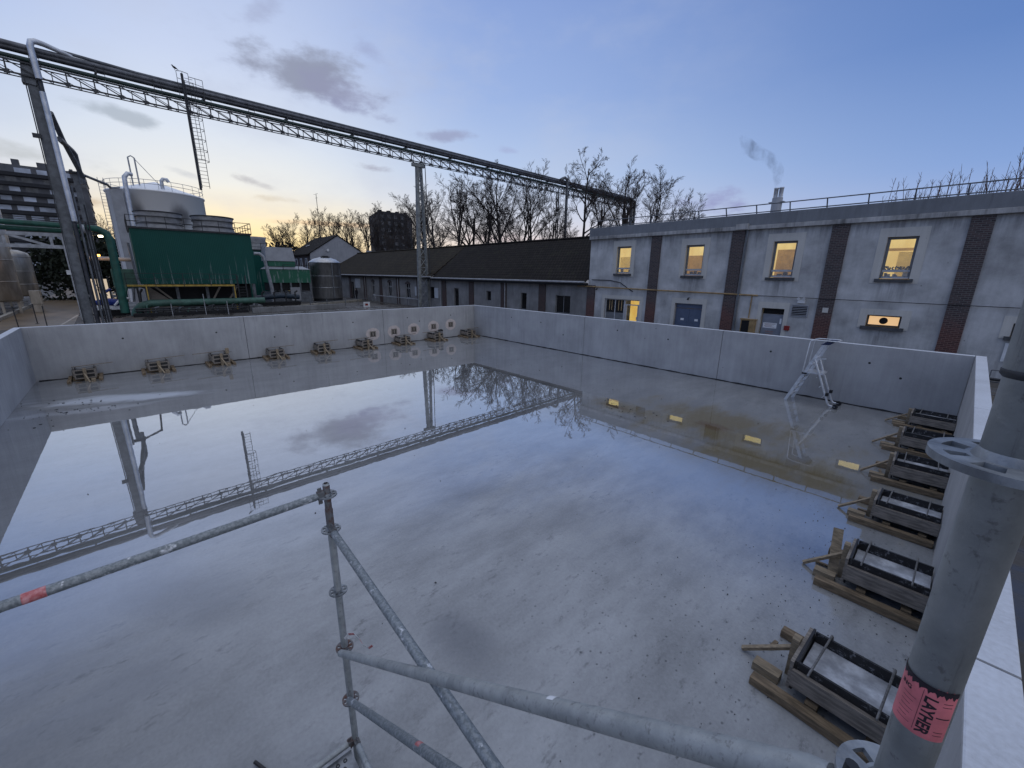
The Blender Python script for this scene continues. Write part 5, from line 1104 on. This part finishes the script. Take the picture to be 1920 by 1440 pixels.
k = MB(q0); k.tube([(1.0, YF-.14, 3.22), (7.5, YF-.14, 3.12), (12.4, YF-.14, 3.06), (14.2, YF-.05, 3.03)], .045, 8); k.tube([(13.9, YF-.05, 3.02), (13.9, YF-.05, 1.72)], .03, 6); k.build('gas_pipe', M['ochre'], TB)
k = MB(q0); k.tube([(14.2, YF-.03, 3.03), (17.5, YF-.12, 3.0), (22.25, YF-.12, 2.97), (33, YF-.12, 2.9)], .015, 5); k.build('cable', M['rail_dark'], TB)
k = MB(q0); k.tube([(2.3, YF-.04, 3.72), (4.0, YF-.04, 3.70), (4.9, YF-.04, 3.55), (5.5, YF-.04, 3.2), (6.0, YF-.04, 2.95)], .03, 6); k.build('cable', M['rail_dark'], TB)
k = MB(q0); k.tube([(13.17, YF-.10, 6.7), (13.17, YF-.10, -.05)], .055, 10); k.build('downpipe', M['steel_grey'], TB)
k = MB(q0); k.box((13.58, YF-.28, .5), (14.35, YF, 1.62)); k.box((13.53, YF-.33, 1.625), (14.4, YF, 1.68)); mb_ = k.build('meter_cabinet', M['ochre'], TB); MB(q0).box((13.63, YF-.286, .55), (14.05, YF-.279, 1.58)).build('cabinet_door', M['black'], mb_)
for (x, z) in ((10.18, 2.62), (2.9, 3.0)): MB(q0).tube([(x, YF, z+.08), (x, YF-.14, z+.08), (x, YF-.2, z-.02)], [.03, .04, .07], 8).build('wall_lamp', M['rail_dark'], TB)
# roof railing
k = MB(q0); RY_ = YF+.35
for z in (8.02, 7.62): k.tube([(2.2, RY_+.0, z), (XB, RY_, z)], .03, 6)
xp = 3.3
while xp < XB: k.beam((xp, RY_+.28, 7.48), (xp, RY_, 8.02), .05, .05); xp += 1.66
k.beam((5.0, RY_, 7.5), (5.5, RY_, 8.3), .04, .04)
k.build('roof_rail', M['steel_grey'], TB)
# sign, dark board at the right edge
sg = thing('safety_sign', 'white sign with blue mandatory circle fixed low on the rendered wall', 'sign', (24.35, YF-.05, 0)); q1 = sg.location
MB(q1).box((23.9, YF-.035, .72), (24.75, YF-.015, 1.5)).build('board', M['white_paint'], sg)
ds = MB(q1); ds.tube([(24.33, YF-.036, 1.12), (24.33, YF-.042, 1.12)], .31, 32, True, False); ds = ds.build('disc', M['sign_blue'], sg)
ds2 = MB(q1); ds2.tube([(24.33, YF-.043, 1.19), (24.33, YF-.047, 1.19)], .15, 20, True, False); ds2.prism([(24.15, YF-.043, .94), (24.51, YF-.043, .94), (24.42, YF-.043, 1.1), (24.24, YF-.043, 1.1)], (0, -.004, 0)); ds2.build('figure', M['white_paint'], sg)
ds3 = MB(q1); ds3.box((24.16, YF-.052, 1.15), (24.5, YF-.048, 1.2)); ds3.build('helmet_brim', M['sign_blue'], sg)
bf = thing('site_barrier', 'grey mesh site barrier standing outside the right tank corner', 'barrier', (24.2, 2.6, 0)); q1 = bf.location
k = MB(q1)
for z in (1.32, .95, .55, .15): k.tube([(23.45, 2.6, z), (25.6, 2.6, z)], .02, 6)
for x in (23.45, 23.8, 24.15, 24.5, 24.85, 25.2, 25.6): k.tube([(x, 2.6, -.05), (x, 2.6, 1.32)], .016, 6)
k.build('mesh_panel', M['steel_grey'], bf); MB(q1).tube([(23.35, 2.5, 1.05), (25.6, 2.5, 1.02)], .045, 8).build('top_tube', M['rail_dark'], bf)
for x in (23.5, 25.5): MB(q1).box((x-.3, 2.5, -.05), (x+.3, 2.7, .05)).build('foot', M['rail_dark'], bf)

# ------------------------------------------------------------------ low building
LB = thing('low_tiled_building', 'long low old building with tiled roof and brick pilasters', 'building', (-28, 12, 0)); q0 = LB.location
XL = -58.0
dops = [(-1.43, .9, .2, 2.38), (-5.78, .9, -5.0, 2.42), (-10.88, 1.42, -10.15, 2.4), (-16.66, -.02, -15.78, 2.5), (-21.9, 1.1, -20.75, 2.5), (-45.9, -.02, -45.0, 2.6)]
arch = [(-38.2, .9, -37.2, 2.85), (-32.9, .9, -31.8, 2.85), (-27.8, .9, -26.6, 2.75)]
k = MB(q0); facade(k, XL, 1.93, -.05, 3.45, YF, dops+arch, .25); k.poly([(XL, YF, -.05), (XL, YF, 3.45), (XL, 19.2, 3.45), (XL, 19.2, -.05)]); k.build('wall', M['old_wall'], LB)
for j, (a, z0, b, z1) in enumerate(dops):
    f_ = MB(q0); frame(f_, a, z0, b, z1, YF+.12, .05, .05, ((a+b)/2,) if j == 0 else (), ()); wn = f_.build('window' if j not in (3, 5) else 'door', M['frame_grey'], LB)
    MB(q0).box((a+.04, YF+.15, z0+.03), (b-.04, YF+.16, z1-.04)).build('pane', M['dark_glass'], wn)
for (a, z0, b, z1) in arch:
    f_ = MB(q0); frame(f_, a, z0, b, z1, YF+.12, .05, .05, ((a+b)/2,), (z1-.6,)); wn = f_.build('window', M['frame_pale'], LB); MB(q0).box((a+.04, YF+.15, z0+.03), (b-.04, YF+.16, z1-.04)).build('pane', M['dark_glass'], wn)
    h_ = MB(q0); n_ = 10; h_.prism([(a-.15+(b-a+.3)*i/n_, YF-.015, z1+.28*math.sin(math.pi*i/n_)) for i in range(n_+1)]+[(b+.15, YF-.015, z1-.1), (a-.15, YF-.015, z1-.1)], (0, .03, 0)); h_.build('arch_lintel', M['old_brick'], LB)
for x in (-3.0, -8.16, -13.4, -18.6, -24.4, -29.9, -35.1, -40.6, -46.3, -51.5): MB(q0).box((x-.4, YF-.09, -.05), (x+.4, YF+.05, 3.44)).build('brick_pilaster', M['old_brick'], LB)
for (a, z0, b, z1) in [(-44.2, 1.7, -42.3, 3.15), (-25.3, 1.3, -24.9, 2.4), (-20.7, 1.2, -19.9, 2.38)]: MB(q0).box((a, YF-.06, z0), (b, YF, z1)).build('shutter', M['shutter'], LB)
def low_roof(x0, x1, eave_z, mt, hip=False, name='roof'):
    r_ = MB(q0); ye, yr, zr = YF-.45, 14.5, 7.35; yb = 19.6
    hx = x0+4.5 if hip else x0; t = .12
    top = [(x0, ye, eave_z), (x1, ye, eave_z), (x1, yr, zr), (hx, yr, zr)]
    r_.add(top+[(x, y, z-t) for x, y, z in top], [(0, 1, 2, 3), (7, 6, 5, 4), (0, 4, 5, 1), (1, 5, 6, 2), (3, 7, 4, 0)])
    r_.add([(x1, yb, eave_z), (x0, yb, eave_z), (hx, yr, zr), (x1, yr, zr)], [(0, 1, 2, 3)])
    if hip: r_.add([(x0, ye, eave_z), (hx, yr, zr), (x0, yb, eave_z)], [(0, 1, 2)])
    o = r_.build(name, mt, LB)
    rd = MB(q0); rd.tube([(hx, yr, zr+.03), (x1, yr, zr+.03)], .11, 8); rd.build('ridge', mt, o)
    gt = MB(q0); gt.tube([(x0, ye-.08, eave_z-.05), (x1, ye-.08, eave_z-.07)], .085, 8); gt.build('gutter', M['gutter'], o)
    ev = MB(q0); ev.box((x0, ye+.0, eave_z-.32), (x1, YF-.02, eave_z-.14)); ev.build('eave_board', M['void'], o)
    return o
low_roof(-58.4, -20.65, 3.72, M['roof_brown'], True); o = low_roof(-20.6, 1.97, 3.58, M['roof_dark']); o['label'] = 'darker right-hand tiled roof slope'
for x in (-19.2, -7.85, -29.6, -40.2): MB(q0).tube([(x, YF-.16, 3.4), (x, YF-.16, -.05)], .055, 8).build('downpipe', M['gutter'], LB)

# ------------------------------------------------------------------ gabled house
HS = thing('gabled_house', 'old house with pale blank gable and dark tiled roof behind the stainless tank', 'house', (-68, 14, 0)); q0 = HS.location
xa, xb, y0, y1, ze, za, ym = -75.0, -62.0, 8.9, 19.6, 7.4, 10.75, 14.2
MB(q0).prism([(xb, y0, -.05), (xb, y1, -.05), (xb, y1, ze), (xb, ym, za), (xb, y0, ze)], (-.3, 0, 0)).build('gable_wall', M['gable'], HS)
k = MB(q0); k.box((xa, y0, -.05), (xb-.3, y0+.3, ze)); k.box((xa, y1-.3, -.05), (xb-.3, y1, ze)); k.build('side_wall', M['old_brick'], HS)
k = MB(q0)
for s_, ye in ((1, y0-.5), (-1, y1+.5)):
    zz = ze-.32
    k.add([(xa-.3, ye, zz), (xb+.15, ye, zz), (xb+.15, ym, za+.08), (xa-.3, ym, za+.08), (xa-.3, ye, zz+.18), (xb+.15, ye, zz+.18), (xb+.15, ym, za+.26), (xa-.3, ym, za+.26)], [(0, 1, 2, 3), (4, 5, 6, 7), (0, 1, 5, 4), (1, 2, 6, 5), (3, 0, 4, 7)])
rf = k.build('roof', M['roof_dark'], HS)
MB(q0).box((-63.2, 20.2, 4), (-62.4, 21.0, 8.4)).build('chimney', M['gable'], HS)
k = MB(q0); k.beam((-70.6, 11.0, 9.05), (-69.8, 11.3, 9.25), .3, .12); k.build('roof_light', M['white_paint'], rf)
for x in (-73.6, -70.8, -67.8, -64.6):
    f_ = MB(q0); frame(f_, 0, 0, 0, 0, 0) if False else f_.box((x-.6, y0-.06, 4.2), (x+.6, y0+.02, 6.6)); wn = f_.build('window', M['shutter'], HS); MB(q0).box((x-.28, y0-.075, 4.4), (x+.28, y0-.062, 6.4)).build('pane', M['dark_glass'], wn)
k = MB(q0); k.tube([(-66.5, 12.6, 9.7), (-66.5, 12.55, 18.6)], .05, 6); k.beam((-66.5, 12.1, 18.4), (-66.5, 12.9, 18.7), .04, .04); k.beam((-66.5, 12.3, 17.8), (-66.5, 12.8, 17.9), .04, .04); k.build('antenna', M['rail_dark'], HS)
MB(q0).tube([(xb+.05, 12.1, 8.1), (xb+.3, 12.1, 8.1)], [.2, .25], 10).build('wall_lamp', M['white_paint'], HS)

# ------------------------------------------------------------------ apartment blocks
AB = thing('apartment_block', 'grey slab apartment block with long balconies behind the left post', 'apartment block', (-186, -55, 0)); q0 = AB.location
MB(q0).box((-196, -95, -.05), (-180, -21.9, 34.3)).build('body', M['apt'], AB)
rr = random.Random(4); shut = MB(q0); dim = MB(q0); slab = MB(q0)
for f in range(12):
    z = 1.4+f*2.72
    MB(q0).box((-180.0, -95, z-.25), (-178.9, -24.2, z+.75)).build('balcony', M['apt_balcony'], AB)
    y = -94.0
    while y < -25.5:
        wdt = rr.choice((2.6, 3.4, 2.2)); MB(q0).box((-180.0, y, z+.9), (-179.92, y+wdt, z+2.2)).build('window', M['apt_shut'] if rr.random() < .6 else M['pane_dim'], AB) if y > -48 else 0; y += wdt+rr.choice((1.0, 1.2, 2.4))

k = MB(q0)
for y, w_, h in ((-27.5, 1.2, 2.2), (-29.6, 1.0, 2.2), (-31.4, 2.2, 2.4), (-37, 1.6, 2.6), (-44, 1.2, 2.8), (-46, 1.0, 2.6), (-25, .8, 1.6)): k.box((-188, y-w_/2, 34.3), (-186.5, y+w_/2, 34.3+h))
k.build('chimney', M['apt'], AB)
k = MB(q0)
for i in range(12): k.box((-196.5, -21.9, 1.6+i*2.72), (-181, -21.7, 1.9+i*2.72))
k.build('side_band', M['apt_balcony'], AB)
DB = thing('apartment_block', 'dark square apartment block rising behind the bare trees', 'apartment block', (-160, 73, 0)); q0 = DB.location
k = MB(q0); k.prism([(-150, 64.4, -.05), (-150, 77.5, -.05), (-168, 90, -.05), (-172, 70, -.05)], (0, 0, 28.9)); k.build('body', M['apt_dark'], DB)
for i in range(3, 10):
    for y in (66, 69, 72, 75): MB(q0).box((-150.0, y-.7, 2+i*2.7), (-149.93, y+.7, 3.4+i*2.7)).build('window', M['pane_dim'], DB)
k = MB(q0)
for y in (67, 71, 75, 79): k.box((-156, y, 28.9), (-154.5, y+1.2, 30.0))
k.build('chimney', M['apt_dark'], DB)

# ------------------------------------------------------------------ chimney and smoke
CH = thing('boiler_chimney', 'pale twin-flue chimney rising behind the flat roof', 'chimney', (-.9, 60, 0)); q0 = CH.location
MB(q0).lathe((-.95, 60, 0), [(.72, 0), (.72, 16.0), (.68, 16.05), (.02, 16.06)], 24).build('stack', M['gable'], CH)
for dx in (-.36, .36): MB(q0).lathe((-.95+dx, 60, 16.0), [(.3, 0), (.3, 1.3), (.34, 1.35), (.34, 1.5), (.24, 1.5), (.24, .9)], 16).build('flue', M['white_pipe'], CH)
MB(q0).box((-2.0, 59.5, 15.35), (.1, 60.4, 15.45)).build('ring_platform', M['gable'], CH)
m, t = mat('thin smoke'); t.nt.nodes.remove(t.b); pv = t.n('ShaderNodeVolumePrincipled'); pv.inputs['Color'].default_value = (.22, .25, .34, 1); pv.inputs['Anisotropy'].default_value = .2
nv = t.noise(t.mapping(t.pos, (1, 1, .6)), .8, 5, .65); t.l(t.m('MULTIPLY', t.sstep(nv, .42, .72), .5), pv.inputs['Density']); t.l(pv.outputs[0], t.out.inputs['Volume'])
k = MB((-1.3, 60, 17.5)); k.tube([(-1.3, 60, 17.5), (-1.25, 60, 18.6), (-1.45, 60, 19.8), (-2.1, 60, 20.9), (-3.0, 60, 21.9), (-4.6, 60, 22.8), (-6.2, 60, 24.0), (-7.6, 60, 26.0)], [.3, .7, .8, .9, .9, 1.0, 1.1, .5], 14)
tag(k.build('smoke', m), kind='stuff')

# ------------------------------------------------------------------ bare trees
def gen_tree(seed, style):
    rr = random.Random(seed); tk = MB(); cr = MB()
    def vr(a): return Vector((rr.uniform(-a, a), rr.uniform(-a, a), rr.uniform(-a, a)))
    def limb(mb, p, d, L_, r, lev, upb):
        n = 5 if lev < 2 else (4 if lev < 3 else 3); pts = [p.copy()]; rs = [r]; q = p.copy(); kids = []
        for i in range(n):
            d = (d+vr(.27 if lev else .10)+Vector((0, 0, upb))).normalized(); q = q+d*(L_/n); pts.append(q.copy()); rs.append(max(r*(1-.74*(i+1)/n), .00055)); kids.append((q.copy(), d.copy(), (i+1)/n))
        (tk if lev == 0 else mb).tube(pts, rs, 6 if lev < 2 else (4 if lev == 2 else 3), False, lev < 2)
        if lev >= 4: return
        cnt = {0: style['main'], 1: 7, 2: 7, 3: 7}[lev]
        for c in range(cnt):
            f = (style['fork']+(1-style['fork'])*c/cnt) if lev == 0 else (.22+.78*(c+rr.random()*.6)/cnt)
            f = min(f, 1); ix = min(n-1, int(f*n)); P0 = pts[ix]; P1 = pts[ix+1]; pp = P0.lerp(P1, f*n-ix if f < 1 else 1); dd_ = kids[ix][1]
            ang = rr.uniform(*style['ang'][min(lev, 2)]); axr = dd_.orthogonal().normalized(); axr = Matrix.Rotation(rr.uniform(0, 6.283), 3, dd_) @ axr
            nd = (dd_*math.cos(ang)+axr*math.sin(ang)).normalized()
            rL = {0: style['l1'], 1: .48, 2: .5, 3: .55}[lev]*L_*(1.05-.45*f)*rr.uniform(.75, 1.2); rr_ = max(rs[ix]*(.55 if lev == 0 else .47), .0007)
            limb(mb, pp, nd, rL, rr_, lev+1, style['up'])
    limb(cr, Vector((0, 0, 0)), Vector((rr.uniform(-.05, .05), rr.uniform(-.05, .05), 1)), style['trunk'], .016, 0, .02)
    mz = max(v[2] for v in tk.v+cr.v)
    for b in (tk, cr): b.v = [(v[0]/mz, v[1]/mz, v[2]/mz) for v in b.v]
    return tk, cr
ST = [dict(main=7, fork=.40, ang=[(.3, .65), (.35, .75), (.4, .9)], l1=.72, up=.075, trunk=.6),
      dict(main=7, fork=.45, ang=[(.25, .55), (.35, .7), (.4, .9)], l1=.62, up=.09, trunk=.66),
      dict(main=8, fork=.34, ang=[(.4, .85), (.4, .85), (.4, 1.0)], l1=.70, up=.065, trunk=.56),
      dict(main=12, fork=.5, ang=[(.5, 1.0), (.5, .9), (.4, .9)], l1=.30, up=.06, trunk=.95)]
protos = []
for i, (sd_, si) in enumerate([(11, 0), (12, 1), (13, 2), (14, 0), (15, 1), (16, 2), (17, 3)]):
    tk, cr = gen_tree(sd_, ST[si]); protos.append((tk, cr))
meshes = []
def tree_at(x, y, h, pi, rz, label, group, wide=1.0):
    o = thing('bare_tree', label, 'tree', (x, y, -.05), group, rz); o.scale = (h*wide, h*wide, h)
    if meshes[pi] is None:
        a = protos[pi][0].build('trunk', M['bark'], o); b = protos[pi][1].build('crown', M['twig'], o); meshes[pi] = (a, b)
    else:
        for s_ in meshes[pi]:
            c = s_.copy(); C.objects.link(c); c.parent = o
    return o
meshes = [None]*len(protos)
TR = [(-57.1,34.0,22.5),(-46.9,31.0,22.3),(-43.8,33.0,21.4),(-35.4,30.0,20.7),(-32.6,31.0,22.4),(-25.6,28.0,20.1),(-24.2,30.0,18.1),(-18.2,27.0,15.8),(-15.0,29.0,19.8),(-10.4,27.0,15.6),(-7.7,30.0,17.3),(-4.2,28.0,15.5),(-3.7,31.0,14.1),(0.5,27.0,12.1),(-13.5,26.0,11.6),(-64.7,36.0,21.7),(-40.4,38.0,18.5),
      (-78.0,7.6,14.1),(-80.0,10.9,16.4),(-84.0,15.2,17.8),(-78.0,16.3,17.4),(-84.0,21.7,18.8),(-76.0,22.6,17.6),(-82.0,28.7,19.5),(-78.0,29.9,18.8),(-92.0,41.3,23.3),(-95.0,47.2,25.8),(-90.0,47.9,26.1),(-80.0,33.4,15.9),(-78.0,39.0,16.2),(-90.0,26.1,18.8),(-70.0,-18.7,12.2),(-66.0,-17.6,11.3)]
lab_far = 'bare winter tree in the dense row behind the low tiled roof'
spec = {8: 'tall slender bare tree standing clear where the pipe bridge meets the sky', 10: 'bare tree with rounded crown over the right end of the pipe bridge', 13: 'small bare tree left of the purple cloud, behind the flat roof', 11: 'bare tree right of the rounded one, thin spreading crown',
        len(TR)-2: 'small bare tree glowing in the sunset left of the white tank', len(TR)-1: 'smaller bare tree right next to the white tank ladder', 17: 'leftmost bare tree of the row right of the cooling towers', 0: 'bare tree just left of the mid trestle of the pipe bridge'}
for i, (x, y, h) in enumerate(TR):
    pi = 6 if i == 8 else rnd.randrange(6)
    far = x <= -75.9
    lb = spec.get(i) or ('bare winter tree in the sunset row behind the gabled house' if far else lab_far)
    tree_at(x, y, h*1.0, pi, rnd.uniform(0, 6.28), lb, 'bare trees in the sunset row' if far else 'bare trees behind the low roof', rnd.uniform(.85, 1.15) if i != 8 else .9)
# reddish shoots behind the flat roof at the right
def shoots(x, y, h, label, seed):
    rr = random.Random(seed); o = thing('bare_shrub', label, 'shrub', (x, y, -.05), 'reddish shoots behind the flat roof'); m_ = MB(o.location); t2 = MB(o.location)
    t2.tube([(x, y, -.05), (x, y, h*.72)], [.16, .10], 6)
    t2.build('trunk', M['bark'], o)
    for i in range(26):
        a = rr.uniform(0, 6.283); b0_ = Vector((x, y, h*rr.uniform(.58, .72))); e_ = b0_+Vector((math.cos(a)*rr.uniform(.2, 1.3), math.sin(a)*rr.uniform(.2, 1.0), h*rr.uniform(.12, .34)))
        md = b0_.lerp(e_, .5)+Vector((math.cos(a)*.25, math.sin(a)*.2, -.1)); m_.tube([b0_, md, e_], [.03, .02, .008], 4, False)
        for j in range(4):
            f = rr.uniform(.4, .95); p0 = md.lerp(e_, f); m_.tube([p0, p0+Vector((rr.uniform(-.25, .25), rr.uniform(-.2, .2), rr.uniform(.15, .5)))], [.012, .006], 3, False)
    m_.build('crown', M['twig_red'], o); return o
for i, (x, h) in enumerate([(17.3, 10.8), (18.6, 11.0), (20.0, 11.1), (21.3, 11.2), (22.6, 11.6), (24.0, 12.3)]):
    shoots(x, 25.5+.3*(i % 2), h, ['leftmost reddish leafless shoots above the roof rail', 'second clump of reddish shoots from the left above the roof rail', 'third clump of reddish shoots from the left above the roof rail', 'fourth clump of reddish shoots from the left above the roof rail', 'fifth clump of reddish shoots from the left above the roof rail', 'rightmost twigs above the roof rail at the picture edge'][i], 40+i)

# ------------------------------------------------------------------ litter on the slab
m_ = MB(); rr = random.Random(9)
def flake(x, y, s_, z=.014):
    a = rr.uniform(0, 6.28); n_ = rr.choice((4, 5, 6)); el_ = rr.uniform(.35, 1)
    pts = [Vector((math.cos(2*math.pi*i/n_)*s_*rr.uniform(.6, 1.1), math.sin(2*math.pi*i/n_)*s_*el_, 0)) for i in range(n_)]
    c, s2_ = math.cos(a), math.sin(a); pts = [(x+p.x*c-p.y*s2_, y+p.x*s2_+p.y*c, z) for p in pts]; m_.prism(pts, (0, 0, rr.uniform(.003, .012)))
for i in range(260): flake(min(22.9, rr.gauss(21.9, .7)), rr.gauss(-11.6, 2.2), rr.uniform(.002, .009))
for i in range(26): flake(rr.uniform(17, 22.7), rr.uniform(-16, -8), rr.uniform(.003, .009))
for i in range(45): flake(rr.uniform(3, 20), rr.uniform(-19.8, -3), rr.uniform(.006, .02))
for i in range(60): flake(rr.gauss(5.2, .8), rr.gauss(-18.9, .7), rr.uniform(.012, .04))
for i in range(40): flake(rr.gauss(15.8, .7), rr.gauss(-6.2, .25), rr.uniform(.008, .03))
tag(m_.build('debris', M['ply']), kind='stuff')
m_ = MB((19.75, -16.9, 0)); m_.tube([(19.3, -16.95, .03), (19.42, -16.9, .03)], .014, 8); tag(m_.build('tube_offcut', M['ply']), 'short black tube offcut lying on the slab left of the scaffold base', 'offcut')
